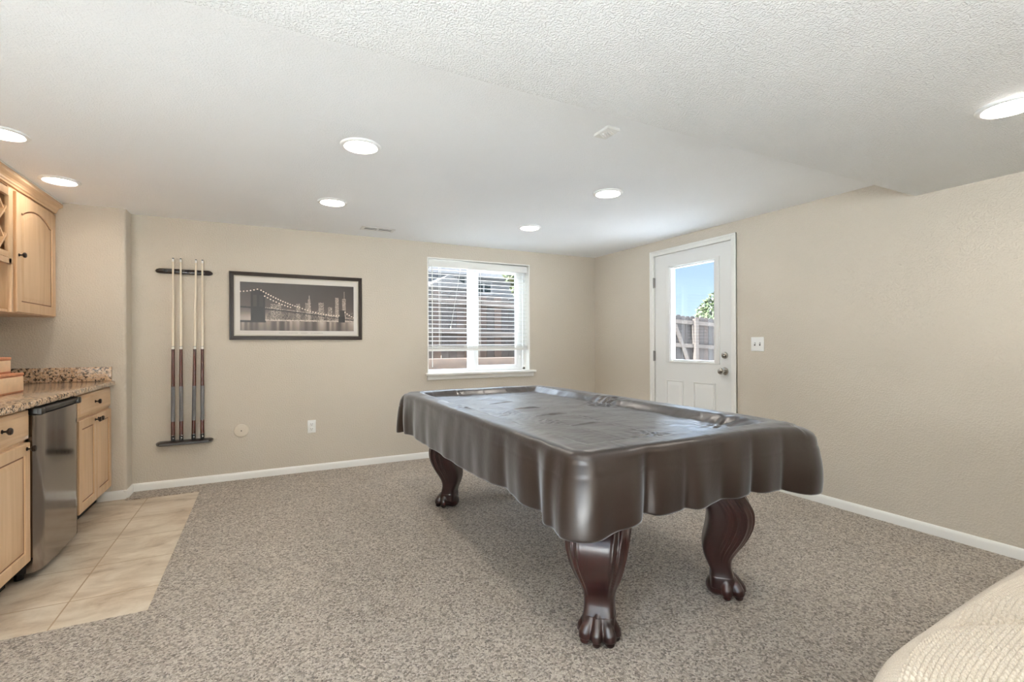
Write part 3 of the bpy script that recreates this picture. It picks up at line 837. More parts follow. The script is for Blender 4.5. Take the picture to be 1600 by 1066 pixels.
v = thing('air_vent', 'white two-slot air register in the ceiling near the back wall', 'vent', (0.92, 4.46, ZC))
b = MB(); VX0, VX1, VY0, VY1 = 0.772, 1.070, 4.398, 4.524
for a in ((VX0, VX1, VY0, VY0 + 0.028), (VX0, VX1, VY1 - 0.028, VY1), (VX0, VX0 + 0.03, VY0, VY1), (VX1 - 0.03, VX1, VY0, VY1), (0.913, 0.929, VY0, VY1)): b.box(*a, ZC - 0.006, ZC - 0.0005, bev=0.0015)
b.build('frame', 'plate_white', v)
b = MB(); b.box(VX0 + .02, VX1 - .02, VY0 + .02, VY1 - .02, ZC - 0.001, ZC); b.build('duct_dark_sheet', 'black_gap', v)  # black sheet on the ceiling stands for shade inside the duct
b = MB()
for i in range(1):
    y = VY0 + 0.062
    b.box(VX0 + .028, VX1 - .028, y, y + 0.002, ZC - 0.0055, ZC - 0.0015, M=None)
b.build('louvre', 'plate_white', v)
s = thing('ceiling_plate', 'small white rectangular plate on the ceiling beside the dropped edge', 'cover plate', (1.50, 1.9, ZC))
Mz = Matrix.Translation((1.50, 1.898, ZC)) @ Matrix.Rotation(0.0, 4, 'Z')
b = MB(); b.box(-0.038, 0.038, -0.057, 0.057, -0.016, 0.0, bev=0.005, M=Mz); b.build('plate', 'plate_white', s)
b = MB()
for i in range(5): b.box(-0.020, 0.020, -0.030 + i * 0.014, -0.024 + i * 0.014, -0.0195, -0.015, bev=0.001, M=Mz @ Matrix.Rotation(0.5, 4, 'Z'))
b.build('grille', 'plate_white', s)

# ------------------------------------------------------------------ bar cabinets
def panel_door(X, y0, y1, z0, z1, stile=0.055, arch=0.0, thick=0.019):
    """cabinet door facing +x: frame, dark-lined groove, raised centre field"""
    n = 18
    def outline(ins, d, archy, outer=False):
        a0, a1, c0, c1 = y0 + ins, y1 - ins, z0 + ins, z1 - ins
        pts = [(X + d, a0, c0), (X + d, a1, c0)]
        for k in range(n + 1):
            s = k / n; y = a1 + (a0 - a1) * s
            zz = c1
            if archy and not outer:
                sh = min(1, max(0, (s - 0.06) / 0.88)); zz = c1 - arch + arch * math.sin(PI * sh) ** 0.8 if 0 < sh < 1 else c1 - arch
            pts.append((X + d, y, zz))
        return pts
    L = [outline(0, -thick, 0, True), outline(0, -0.003, 0, True), outline(0.003, 0, 0, True),
         outline(stile, 0, arch), outline(stile + 0.004, -0.007, arch), outline(stile + 0.010, -0.007, arch),
         outline(stile + 0.034, -0.001, arch), outline(stile + 0.036, -0.001, arch)]
    b = MB(); b.loft(L)
    # thin darker brown line along the groove
    bb = bmesh.new()
    A = [bb.verts.new((p[0] + 0.0006, p[1], p[2])) for p in outline(stile + 0.0035, -0.0066, arch)]
    B = [bb.verts.new((p[0] + 0.0006, p[1], p[2])) for p in outline(stile + 0.0105, -0.0066, arch)]
    for i in range(len(A)): bb.faces.new([A[i], A[(i + 1) % len(A)], B[(i + 1) % len(A)], B[i]])
    b._merge(bb, 1)
    return b
def knob_at(p, parent):
    b = MB(); b.lathe([(0.009, 0), (0.010, 0.002), (0.0045, 0.006), (0.0045, 0.014), (0.010, 0.018), (0.0155, 0.023), (0.0165, 0.029), (0.013, 0.034), (0, 0.036)], p, (1, 0, 0), seg=24)
    return b.build('knob', 'bronze', parent)
FX = -1.048     # face frame plane of the base units; doors stand proud to -1.028
DXF = FX + 0.020
def base_unit(y0, y1, label, doors, drawers, knobs_d, knobs_w):
    r = thing('base_cabinet', label, 'cabinet', (XL, (y0 + y1) / 2, 0), 'maple base cabinets of the bar')
    b = MB()
    b.box(XL + .002, FX, y0, y0 + 0.018, 0.10, 0.862); b.box(XL + .002, FX, y1 - 0.018, y1, 0.10, 0.862); b.box(XL + .002, FX - .02, y0, y1, 0.10, 0.118); b.box(XL + .002, XL + .012, y0, y1, 0.10, 0.862)
    b.box(FX - 0.02, FX, y0, y0 + 0.03, 0.10, 0.862); b.box(FX - 0.02, FX, y1 - 0.03, y1, 0.10, 0.862)
    for z in (0.10, 0.685, 0.836): b.box(FX - 0.02, FX, y0 + .03, y1 - .03, z, z + 0.026)
    b.build('body', 'maple', r)
    b = MB(); b.box(XL + .01, FX - 0.075, y0, y1, -0.006, 0.10); b.build('toe_kick', 'black_gap', r)
    for (a, c) in doors:
        o = panel_door(DXF, a, c, 0.108, 0.694).build('door', ['maple', 'groove_brown'], r)
        for kp in knobs_d:
            if a < kp[0] < c: knob_at((DXF, kp[0], kp[1]), o)
    for (a, c) in drawers:
        b = MB()
        L = [[(DXF - d, a + i, 0.712 + i), (DXF - d, c - i, 0.712 + i), (DXF - d, c - i, 0.852 - i), (DXF - d, a + i, 0.852 - i)] for i, d in ((0, 0.019), (0, 0.008), (0.004, 0.006), (0.010, 0.006), (0.020, 0.0), (0.024, 0.0))]
        b.loft(L); o = b.build('drawer_front', 'maple_flat', r)
        for kp in knobs_w:
            if a < kp[0] < c: knob_at((DXF, kp[0], kp[1]), o)
    return r
base_unit(3.900, 4.640, 'maple base cabinet with two doors and one drawer against the wing wall', [(3.915, 4.266), (4.270, 4.622)], [(3.915, 4.622)], [(4.235, 0.663), (4.300, 0.663)], [(4.236, 0.786)])
base_unit(2.600, 3.212, 'maple base cabinet with one door and a drawer left of the small fridge', [(2.612, 3.206)], [(2.612, 3.206)], [(3.165, 0.667)], [(2.915, 0.790)])

# fridge
fr = thing('mini_fridge', 'stainless steel under-counter fridge between the base cabinets', 'fridge', (-1.35, 3.53, 0))
FY0, FY1 = 3.228, 3.826
b = MB(); b.box(XL + 0.03, -1.056, FY0 + 0.01, FY1 - 0.004, 0.035, 0.858, bev=0.004); b.build('cabinet', 'black_plastic', fr)
b = MB()
L = []
for z in (0.040, 0.822):
    ring = [(-1.053, FY0, z), (-1.053, FY1, z)]
    nn = 16
    for k in range(nn + 1):
        t_ = k / nn; y = FY1 + (FY0 - FY1) * t_
        edge = min(t_, 1 - t_) * (FY1 - FY0)
        dx = 0.022 * (1 - math.exp(-edge / 0.012)) + 0.008 * math.sin(PI * t_)
        ring.append((-1.028 + dx, y, z))
    L.append(ring)
b.loft(L); dr = b.build('door', 'stainless', fr, smooth=50)
b = MB(); b.box(-1.056, -1.006, FY0 - 0.001, FY1 + 0.001, 0.823, 0.858, bev=0.006)
b.box(-1.02, -0.996, FY0 + 0.06, FY1 - 0.05, 0.838, 0.856, bev=0.005)
for y in (FY0 + 0.0, FY1 - 0.05): b.box(-1.03, -0.992, y, y + 0.05, 0.820, 0.857, bev=0.006)
b.build('handle', 'black_plastic', dr)
b = MB(); b.torus((-1.0025, 3.475, 0.205), (1, 0, 0), 0.0175, 0.0022); b.lathe([(0.015, 0), (0.015, 0.001), (0, 0.0012)], (-1.001, 3.475, 0.205), (1, 0, 0))
b.torus((-0.9995, 3.470, 0.209), (1, 0, 0), 0.0055, 0.0012, seg=16, k=6); b.torus((-0.9995, 3.480, 0.201), (1, 0, 0), 0.0055, 0.0012, seg=16, k=6)
b.build('emblem', 'chrome', dr)
for x in (-1.10, -1.55):
    for y in (FY0 + 0.06, FY1 - 0.06):
        b = MB(); b.cyl((x, y, -0.006), (x, y, 0.036), 0.018); b.build('foot', 'black_plastic', fr)

# countertop and splashes
ct = thing('countertop', 'speckled brown granite countertop with short backsplash on the bar', 'countertop', (-1.33, 3.6, 0.865))
b = MB(); b.box(XL + .001, -1.006, 2.56, YW - 0.001, 0.864, 0.900, bev=0.010, seg=3); b.build('slab', 'granite', ct)
b = MB(); b.box(XL + 0.021, -1.026, YW - 0.021, YW - 0.001, 0.9005, 1.006, bev=0.002); b.build('side_splash', 'granite', ct)
b = MB(); b.box(XL + 0.001, XL + 0.021, 2.56, YW - 0.001, 0.9005, 1.006, bev=0.002); b.build('back_splash', 'granite', ct)

# wooden boxes on the counter
def wbox(x0, x1, y0, y1, z0, z1, label):
    r = thing('wooden_box', label, 'box', ((x0 + x1) / 2, (y0 + y1) / 2, z0), 'wooden boxes stacked on the counter')
    b = MB(); b.box(x0, x1, y0, y1, z0, z1 - 0.016, bev=0.003); b.build('body', 'wood_box', r)
    b = MB(); b.box(x0 - 0.001, x1 + 0.002, y0 - 0.001, y1 + 0.001, z1 - 0.015, z1, bev=0.003); b.build('lid', 'wood_box', r)
    b = MB(); b.box(x1 - 0.001, x1 + 0.0035, y0 + 0.02, y1 - 0.012, z0 + 0.010, z1 - 0.020, bev=0.001); b.build('front_panel', 'wood_box_panel', r)
wbox(-1.46, -1.25, 3.40, 3.812, 0.901, 1.012, 'lower wooden box with a pale front on the granite counter')
wbox(-1.47, -1.29, 3.40, 3.770, 1.0125, 1.104, 'smaller wooden box resting on the other one on the counter')

# upper cabinets: arched door unit and wine rack unit
UX = -1.355; UDX = UX + 0.020; UT = 2.139; UB = 1.370
u1 = thing('wall_cabinet', 'maple wall cabinet with arched door beside the wing wall', 'cabinet', (XL, 4.29, UB))
b = MB(); b.box(XL + .002, UX, 3.945, YW - 0.003, UB, UT, bev=0.001); b.build('body', 'maple', u1)
d = panel_door(UDX, 3.985, 4.600, UB + 0.005, 2.108, stile=0.062, arch=0.055).build('door', ['maple', 'groove_brown'], u1)
knob_at((UDX, 4.012, 1.725), d)
u2 = thing('wine_rack_cabinet', 'maple wine lattice cabinet with open shelf, at the left picture edge', 'cabinet', (XL, 3.6, UB))
Y0, Y1 = 3.30, 3.940
b = MB()
b.box(XL + .002, UX, Y0, Y0 + 0.018, UB, UT); b.box(XL + .002, UX, Y1 - 0.018, Y1, UB, UT)
b.box(XL + .002, UX, Y0 + .018, Y1 - .018, UT - 0.018, UT)
b.box(XL + .002, UX - .02, Y0 + .018, Y1 - .018, 1.690, 1.706)
b.box(XL + .002, UX, Y0 + .018, Y1 - .018, UB, UB + 0.016)
for a in ((Y0, Y0 + 0.055), (Y1 - 0.055, Y1)): b.box(UX, UX + 0.019, a[0], a[1], 1.655, 2.10, bev=0.002)
b.box(UX, UX + 0.019, Y0 + .055, Y1 - .055, 2.055, 2.10, bev=0.002); b.box(UX, UX + 0.019, Y0 + .055, Y1 - .055, 1.690, 1.724, bev=0.002)
b.box(UX, UX + 0.019, Y0 + .02, Y1 - .02, 1.655, 1.688, bev=0.002)
b.box(UX, UX + 0.019, Y1 - 0.022, Y1, UB, 1.655, bev=0.002); b.box(UX, UX + 0.019, Y0, Y0 + 0.022, UB, 1.655, bev=0.002)
b.build('body', 'maple', u2)
b = MB(); b.box(XL + .003, XL + .010, Y0 + .018, Y1 - .018, UB + .016, UT - .018); b.build('back_panel', 'maple_inside', u2)
b = MB()
cy, cz = (Y0 + Y1) / 2, (1.724 + 2.055) / 2; hw, hh = (Y1 - Y0) / 2 - 0.055, (2.055 - 1.724) / 2
stp = 0.165
for sgn in (1, -1):
    for k in range(-4, 5):
        # line z = sgn*(y - y0k); clip to the opening
        ps = []
        for t_ in np.linspace(-1.0, 1.0, 401):
            y = t_ * 0.7; z = sgn * (y - k * stp)
            if abs(y) <= hw + .01 and abs(z) <= hh + .01: ps.append((y, z))
        if len(ps) < 12: continue
        (ya, za), (yb, zb_) = ps[0], ps[-1]
        L_ = math.hypot(yb - ya, zb_ - za); ang = math.atan2(zb_ - za, yb - ya)
        M_ = Matrix.Translation((UX + 0.004 + (0.006 if sgn > 0 else 0), cy + (ya + yb) / 2, cz + (za + zb_) / 2)) @ Matrix.Rotation(ang, 4, 'X')
        b.box(-0.20, 0.0, -L_ / 2, L_ / 2, -0.006, 0.006, M=M_)
b.build('lattice', 'maple', u2)
b = MB()
for y in np.arange(Y0 + 0.07, Y1 - 0.03, 0.105): b.prism([(UX - 0.28, y - 0.03, 1.690), (UX - 0.28, y + 0.03, 1.690), (UX - 0.28, y + 0.03, 1.682), (UX - 0.28, y + 0.010, 1.682), (UX - 0.28, y + 0.010, 1.668), (UX - 0.28, y - 0.010, 1.668), (UX - 0.28, y - 0.010, 1.682), (UX - 0.28, y - 0.03, 1.682)], (0.275, 0, 0))
b.build('stemware_rail', 'maple', u2)
# crown moulding runs over both units
b = MB()
prof = [(UX + 0.0005, 2.128), (UX + 0.012, 2.128), (UX + 0.014, 2.138), (UX + 0.019, 2.142), (UX + 0.021, 2.152), (UX + 0.028, 2.162), (UX + 0.040, 2.170), (UX + 0.046, 2.173), (UX + 0.050, 2.178), (UX + 0.050, 2.196), (UX - 0.02, 2.196), (UX - 0.02, 2.1405), (UX + 0.0005, 2.1405)]
b.prism([(x, 3.28, z) for x, z in prof], (0, YW - 0.002 - 3.28, 0))
cr = b.build('crown_moulding', 'maple_flat', None, smooth=20); tag(cr, 'stepped maple crown moulding along the top of the upper cabinets', 'moulding')
b = MB(); b.box(XL + .002, UX + 0.046, 3.28, YW - 0.002, 2.197, ZC - 0.0005); o = b.build('trim_1', 'trim_white'); o['kind'] = 'structure'

# ------------------------------------------------------------------ pool table
CX0, CX1, CY0, CY1, CZ = 0.915, 2.165, 1.31, 3.65, 0.808
pt = thing('pool_table', 'covered pool table on four carved mahogany claw legs in the middle of the carpet', 'pool table', ((CX0 + CX1) / 2, (CY0 + CY1) / 2, 0))
b = MB(); b.box(CX0 + 0.10, CX1 - 0.10, CY0 + 0.10, CY1 - 0.10, 0.722, 0.750, bev=0.003); b.build('slate_bed', 'slot_dark', pt)
def rrect(x0, x1, y0, y1, r_, z, n=8):
    P = []
    for cx_, cy_, a0 in ((x1 - r_, y1 - r_, 0), (x0 + r_, y1 - r_, PI / 2), (x0 + r_, y0 + r_, PI), (x1 - r_, y0 + r_, 1.5 * PI)):
        P += [(cx_ + r_ * math.cos(a0 + PI / 2 * k / n), cy_ + r_ * math.sin(a0 + PI / 2 * k / n), z) for k in range(n + 1)]
    return P
b = MB(); bb = bmesh.new()
RR = [[bb.verts.new(p) for p in rrect(CX0 + i, CX1 - i, CY0 + i, CY1 - i, q, z)] for i, q, z in ((0.035, 0.10, 0.735), (0.025, 0.10, 0.75), (0.025, 0.10, 0.765), (0.04, 0.09, 0.775), (0.115, 0.03, 0.775), (0.135, 0.02, 0.755), (0.135, 0.02, 0.735))]
for A, B in zip(RR, RR[1:] + RR[:1]):
    for k in range(len(A)): bb.faces.new([A[k], A[(k + 1) % len(A)], B[(k + 1) % len(A)], B[k]])
b._merge(bb)
b.build('rails', 'mahogany', pt)
b = MB()
for a in ((CX0 + .07, CX0 + .10, CY0 + .07, CY1 - .07), (CX1 - .10, CX1 - .07, CY0 + .07, CY1 - .07), (CX0 + .10, CX1 - .10, CY0 + .07, CY0 + .10), (CX0 + .10, CX1 - .10, CY1 - .10, CY1 - .07)):
    b.box(*a, 0.565, 0.748, bev=0.004)
for y in (CY0 + 0.35, (CY0 + CY1) / 2, CY1 - 0.35): b.box(CX0 + .10, CX1 - .10, y - .03, y + .03, 0.58, 0.72)
b.build('cabinet', 'mahogany', pt)

def leg_mesh():
    """carved cabriole leg, local +x = outward front, origin on the floor under the ankle"""
    b = MB()
    # z, back(x), front(x), half width
    st = [(0.045, -0.062, 0.052, 0.064), (0.085, -0.060, 0.045, 0.064), (0.120, -0.060, 0.036, 0.060), (0.150, -0.072, 0.030, 0.060), (0.180, -0.085, 0.034, 0.062),
          (0.215, -0.094, 0.052, 0.068), (0.250, -0.094, 0.074, 0.078), (0.290, -0.086, 0.096, 0.090), (0.330, -0.078, 0.112, 0.100), (0.370, -0.074, 0.120, 0.108),
          (0.410, -0.080, 0.118, 0.114), (0.445, -0.098, 0.104, 0.118), (0.480, -0.120, 0.080, 0.120), (0.530, -0.130, 0.060, 0.120), (0.600, -0.130, 0.060, 0.120)]
    zs = np.array([s[0] for s in st]); zz = np.concatenate([np.linspace(0.045, 0.60, 64)])
    def interp(k):
        # smooth interpolation
        y = np.array([s[k] for s in st]); out = []
        for z in zz:
            i = min(max(np.searchsorted(zs, z) - 1, 0), len(zs) - 2); t = (z - zs[i]) / (zs[i + 1] - zs[i])
            m0 = (y[i + 1] - y[max(i - 1, 0)]) / (zs[i + 1] - zs[max(i - 1, 0)]); m1 = (y[min(i + 2, len(y) - 1)] - y[i]) / (zs[min(i + 2, len(y) - 1)] - zs[i]); h = zs[i + 1] - zs[i]
            out.append((2 * t**3 - 3 * t**2 + 1) * y[i] + (t**3 - 2 * t**2 + t) * h * m0 + (-2 * t**3 + 3 * t**2) * y[i + 1] + (t**3 - t**2) * h * m1)
        return np.array(out)
    B, Fr, Wd = interp(1), interp(2), interp(3)
    rings = []
    M = 220
    for z, bk, fr_, w in zip(zz, B, Fr, Wd):
        c = (bk + fr_) / 2; a = (fr_ - bk) / 2; ring = []
        # carving depth fades out toward the ankle
        g = min(1, max(0, (z - 0.16) / 0.10)) * min(1, max(0, (0.62 - z) / 0.05))
        e = 0.42
        tt = np.linspace(0, 2 * PI, 1441)[:-1]; cc, ss = np.cos(tt), np.sin(tt)
        ex = c + a * np.sign(cc) * np.abs(cc) ** e; ey = w * np.sign(ss) * np.abs(ss) ** e
        ex = np.append(ex, ex[0]); ey = np.append(ey, ey[0])
        al = np.concatenate([[0], np.cumsum(np.hypot(np.diff(ex), np.diff(ey)))])
        qs = np.linspace(0, al[-1], M + 1)[:-1]
        for x, y in zip(np.interp(qs, al, ex), np.interp(qs, al, ey)):
            # raised scroll ribs with grooves running down both flanks beside the front face
            s_ = (x - c) / a; side = abs(y) / w; rib = 0
            if side > 0.80 and s_ > -0.35:
                for q0, amp in ((0.62, -0.012), (0.40, 0.007), (0.20, -0.011), (0.00, 0.006), (-0.18, -0.006)):
                    rib += amp * math.exp(-((s_ - q0) / 0.075) ** 2)
                y += math.copysign(rib * g, y)
            elif s_ > 0.7:
                for q0, amp in ((0.74, -0.010), (0.60, 0.006)): rib += amp * math.exp(-((side - q0) / 0.06) ** 2)
                x += rib * g
            ring.append((x, y, z))
        rings.append(ring)
    b.loft(rings)
    # paw: pad, ball and five toes with knuckles
    b.ell((0.006, 0, 0.034), (0.074, 0.066, 0.034)); b.ell((-0.030, 0, 0.040), (0.050, 0.056, 0.044))
    for ang, L_, r_ in ((0, 0.082, 0.023), (0.68, 0.082, 0.027), (-0.68, 0.082, 0.027), (1.42, 0.070, 0.025), (-1.42, 0.070, 0.025)):
        ca, sa = math.cos(ang), math.sin(ang); o = Vector((-0.002, 0, 0))
        P = [(0.016, 0.120), (0.030, 0.100), (0.044, 0.080), (L_ * 0.74, 0.060), (L_ * 0.90, 0.040), (L_ * 0.95, 0.024), (L_ * 0.93, 0.014)]
        Rr = [0.012, 0.018, 0.021, r_ * 0.95, r_ * 1.0, r_ * 0.9, r_ * 0.7]
        b.tube([o + Vector((u * ca, u * sa, z)) for u, z in P], Rr, seg=14)
        b.ell(o + Vector((L_ * 0.76 * ca, L_ * 0.76 * sa, 0.052)), (r_ * 1.0,) * 3)
        b.ell(o + Vector((L_ * 0.95 * ca, L_ * 0.95 * sa, 0.015)), (r_ * 0.7, r_ * 0.7, 0.015))
    bmesh.ops.recalc_face_normals(b.bm, faces=b.bm.faces)
    me = bpy.data.meshes.new('leg'); b.bm.to_mesh(me); b.bm.free()
    tmp = bpy.data.objects.new('tmp', me); COL.objects.link(tmp)
    m = tmp.modifiers.new('r', 'REMESH'); m.mode = 'VOXEL'; m.voxel_size = 0.0032; m.use_smooth_shade = True
    sm = tmp.modifiers.new('s', 'SMOOTH'); sm.factor = 0.5; sm.iterations = 3
    dg = bpy.context.evaluated_depsgraph_get()
    out = bpy.data.meshes.new_from_object(tmp.evaluated_get(dg)); bpy.data.objects.remove(tmp)
    zmin = min(v.co.z for v in out.vertices)
    for v in out.vertices: v.co.z = (v.co.z - zmin) * (0.60 / (0.60 - zmin)) if v.co.z < 0.1 else v.co.z
    out.materials.clear(); out.materials.append(MATS['mahogany'])
    out.polygons.foreach_set('use_smooth', [True] * len(out.polygons))
    out.name = 'leg'
    return out
LM = leg_mesh()
for (x, y, ang) in ((1.185, 1.560, -3 * PI / 4), (1.905, 1.560, -PI / 4), (1.185, 3.330, 3 * PI / 4), (1.905, 3.330, PI / 4)):
    o = bpy.data.objects.new('leg', LM); COL.objects.link(o); o.parent = pt
    o.location = Vector((x, y, -0.004)) - pt.location; o.rotation_euler = (0, 0, ang)

# ------------------------------------------------------------------ cover draped over the table
def sst(a, b_, x):
    t = np.clip((x - a) / (b_ - a), 0, 1); return t * t * (3 - 2 * t)
def cover():
    R = 0.075
    ix0, ix1, iy0, iy1 = CX0 + R, CX1 - R, CY0 + R, CY1 - R
    h = 0.0085
    nx = int((ix1 - ix0) / h); ny = int((iy1 - iy0) / h)
    xs = np.linspace(ix0, ix1, nx + 1); ys = np.linspace(iy0, iy1, ny + 1)
    def ntex(p, s, o): return noise.noise(Vector((p[0] * s + o, p[1] * s, p[2] * s if len(p) > 2 else 0)))
    def top_z(x, y):
        x = np.asarray(x, float); y = np.asarray(y, float)
        dx = np.minimum(x - CX0, CX1 - x); dy = np.minimum(y - CY0, CY1 - y); d = np.minimum(dx, dy)
        # rails hold the cover up, the middle lies on the bed; corners are bridged
        corner = np.exp(-((dx + dy - 0.20) / 0.16) ** 2) * (dx < 0.3) * (dy < 0.3)
        z = CZ - 0.042 * sst(0.10, 0.19, d + 0.0) * (1 - 0.75 * corner)
        # packing folds running along the table, and short cross creases
        for xf, a in ((1.12, 0.0022), (1.32, 0.0026), (1.54, 0.003), (1.74, 0.0028), (1.93, 0.002)):
            z = z + a * np.exp(-np.abs((x - xf - 0.004 * np.sin(y * 5 + xf * 9)) / 0.006)) * (0.35 + 0.65 * np.sin(y * 2.2 + xf * 7) ** 2) - a * 0.8 * np.exp(-((x - xf - 0.012) / 0.006) ** 2)
        for (xc, yc, ln, a) in ((1.42, 3.22, 0.085, 0.008), (1.42, 2.94, 0.09, 0.010), (1.43, 2.62, 0.10, 0.010), (1.43, 2.32, 0.10, 0.010), (1.42, 1.98, 0.09, 0.006), (1.18, 2.42, 0.03, 0.006), (1.19, 2.74, 0.025, 0.006)):
            z = z + a * np.exp(-((y - yc - 0.05 * (x - xc)) / 0.010) ** 2) * np.exp(-((x - xc) / ln) ** 4) * np.where(y > yc, 1.0, 0.55)
        # gathered puckers by the side pocket and near the middle of the far rail
        for (px, py, a, rr) in ((1.98, 2.55, 0.013, 0.12), (1.05, 2.55, 0.008, 0.10), (1.95, 1.62, 0.007, 0.12), (1.25, 2.50, 0.006, 0.06), (1.30, 2.12, 0.006, 0.06), (1.50, 1.60, 0.006, 0.12)):
            rr2 = (x - px) ** 2 + (y - py) ** 2; th = np.arctan2(y - py, x - px)
            z = z + a * np.exp(-rr2 / rr ** 2) * (0.5 * np.sin(5 * th + 9 * np.sqrt(rr2) / rr) + 0.3 * np.sin(11 * th + 1.3))
        return z
    X, Y = np.meshgrid(xs, ys)
    Z = top_z(X, Y)
    V = np.stack([X, Y, Z], -1).reshape(-1, 3)
    nz = np.array([0.0045 * ntex((p[0], p[1]), 7.0, 3.1) + 0.0020 * abs(ntex((p[0], p[1]), 19.0, 9.1)) for p in V])
    V[:, 2] += nz
    V = V.tolist(); F = []
    for j in range(ny):
        for i in range(nx):
            a = j * (nx + 1) + i; F.append((a, a + 1, a + nx + 2, a + nx + 1))
    # perimeter, counter-clockwise, starting bottom-left; each entry: base vertex, position, outward direction(s)
    per = []
    nc = 14
    def corner(ix, a0):
        p = V[ix]
        return [(ix, p, a0 + (PI / 2) * k / nc, True) for k in range(nc + 1)]
    per += corner(0, PI)                                              # near-left corner
    per += [(i, V[i], -PI / 2, False) for i in range(1, nx)]          # near side
    per += corner(nx, -PI / 2)                                        # near-right
    per += [(j * (nx + 1) + nx, V[j * (nx + 1) + nx], 0.0, False) for j in range(1, ny)]
    per += corner(ny * (nx + 1) + nx, 0.0)
    per += [(ny * (nx + 1) + i, V[ny * (nx + 1) + i], PI / 2, False) for i in range(nx - 1, 0, -1)]
    per += corner(ny * (nx + 1), PI / 2)
    per += [(j * (nx + 1), V[j * (nx + 1)], PI, False) for j in range(ny - 1, 0, -1)]
    n = len(per)
    # arc length along the hem
    pos = np.array([[p[1][0] + R * math.cos(p[2]), p[1][1] + R * math.sin(p[2])] for p in per])
    seg = np.linalg.norm(np.roll(pos, -1, 0) - pos, axis=1); S = np.concatenate([[0], np.cumsum(seg)[:-1]]); TOT = seg.sum()
    def sdist(s0):
        d = np.abs(S - s0); return np.minimum(d, TOT - d)
    def near(px, py): return S[np.argmin((pos[:, 0] - px) ** 2 + (pos[:, 1] - py) ** 2)]
    # folds: (x, y, amplitude, width)
    rr = np.random.default_rng(11)
    folds = [(0.98, CY0, 0.016, 0.075), (1.12, CY0, 0.020, 0.060), (1.215, CY0, -0.026, 0.028), (1.30, CY0, 0.006, 0.05), (1.41, CY0, -0.010, 0.022), (1.46, CY0, 0.012, 0.05), (1.60, CY0, -0.005, 0.03), (1.68, CY0, 0.010, 0.055),
             (1.775, CY0, -0.012, 0.022), (1.86, CY0, 0.012, 0.06), (1.965, CY0, -0.008, 0.02), (2.05, CY0, 0.012, 0.06), (2.16, CY0 + .02, 0.010, 0.04),
             (CX0, 1.40, 0.014, 0.060), (CX0, 1.50, 0.016, 0.035), (CX0, 1.585, -0.014, 0.035), (CX0, 1.70, 0.008, 0.06), (CX0, 1.86, -0.009, 0.04), (CX0, 2.00, 0.006, 0.07), (CX0, 2.30, -0.004, 0.08),
             (CX0, 2.62, 0.004, 0.09), (CX0, 3.00, -0.004, 0.06), (CX0, 3.30, -0.006, 0.05), (CX0, 3.45, 0.012, 0.05), (CX0, 3.54, -0.014, 0.02), (CX0 + .03, CY1, 0.020, 0.06), (CX0, CY1 - .04, 0.022, 0.05), (CX1, CY0 + .10, 0.012, 0.08)]
    for k in range(10): folds.append((CX1, CY0 + 0.15 + k * 0.22, rr.uniform(-0.02, 0.02), 0.05)); 
    for k in range(5): folds.append((CX0 + 0.2 + k * 0.2, CY1, rr.uniform(-0.02, 0.02), 0.05))
    W = np.zeros(n)
    for fx, fy, a, w in folds: W += a * np.exp(-(sdist(near(fx, fy)) / w) ** 2)
    W += 0.0012 * np.sin(S * 23) + 0.0010 * np.sin(S * 41 + 1)
    W2 = 0.060 * np.exp(-(sdist(near(CX1, CY0 + .07)) / 0.12) ** 2)
    nl = np.exp(-(sdist(near(CX0 + .02, CY0 + .02)) / 0.16) ** 2)
    cf = np.zeros(n)      # corner weighting
    for cx_, cy_ in ((CX0 + .02, CY0 + .02), (CX1 - .02, CY0 + .02), (CX1 - .02, CY1 - .02), (CX0 + .02, CY1 - .02)): cf += np.exp(-(sdist(near(cx_, cy_)) / 0.16) ** 2)
    hem = 0.552 - 0.036 * cf + 0.010 * np.sin(S * 9.0) * 0.4 - 0.30 * np.clip(W, -0.03, 0.03)
    hem += np.where(np.abs(pos[:, 0] - CX0) < 0.02, -0.028 + 0.02 * sst(0.0, 0.5, 0.5 - np.abs(pos[:, 1] - 1.8)), 0.0) * (1 - cf)
    er = 0.030          # edge rounding radius
    prev = [p[0] for p in per]
    steps = [('t', f) for f in (0.25, 0.5, 0.75, 1.0)] + [('r', a) for a in (15, 30, 45, 60, 75, 90)] + [('d', f) for f in np.linspace(0.03, 1.0, 34)]
    for kind, f in steps:
        cur = []
        for i, (ix, p, a, isc) in enumerate(per):
            ca, sa = math.cos(a), math.sin(a)
            sagc = 0.018 * max(0, cf[i] - 0.9 * nl[i])         # the corners sit a little lower
            if kind == 't':
                rho = (R - er) * f; z = float(top_z(p[0] + rho * ca, p[1] + rho * sa)) - sagc * (f ** 1.5) * (1 if isc else 0.6)
                z = z * f + p[2] * (1 - f) if f < 1 else z
            elif kind == 'r':
                t = math.radians(f); rho = R - er + er * math.sin(t) + 0.25 * W[i] * (f / 90) ** 2 + W2[i] * math.sin(t)
                z = CZ - sagc * (1 if isc else 0.6) - (er + 0.5 * W2[i]) * (1 - math.cos(t))
            else:
                zt_ = CZ - er - 0.5 * W2[i] - sagc * (1 if isc else 0.6); z = zt_ + (hem[i] - zt_) * f
                grow = 0.25 + 0.95 * (f ** 0.8)
                rho = R + W2[i] + W[i] * grow + 0.010 * cf[i] * math.sin(PI * min(1, f * 0.8)) + 0.004 * math.sin(f * 3)
                # faint packing crease line round the skirt
                rho -= 0.003 * math.exp(-((z - 0.715 - 0.01 * math.sin(S[i] * 5)) / 0.004) ** 2) * (0.4 + 0.6 * cf[i])
                rho += 0.005 * noise.noise(Vector((pos[i][0] * 8, pos[i][1] * 8, z * 5)))
                if f > 0.985: rho -= 0.001
            V.append([p[0] + rho * ca, p[1] + rho * sa, z]); cur.append(len(V) - 1)
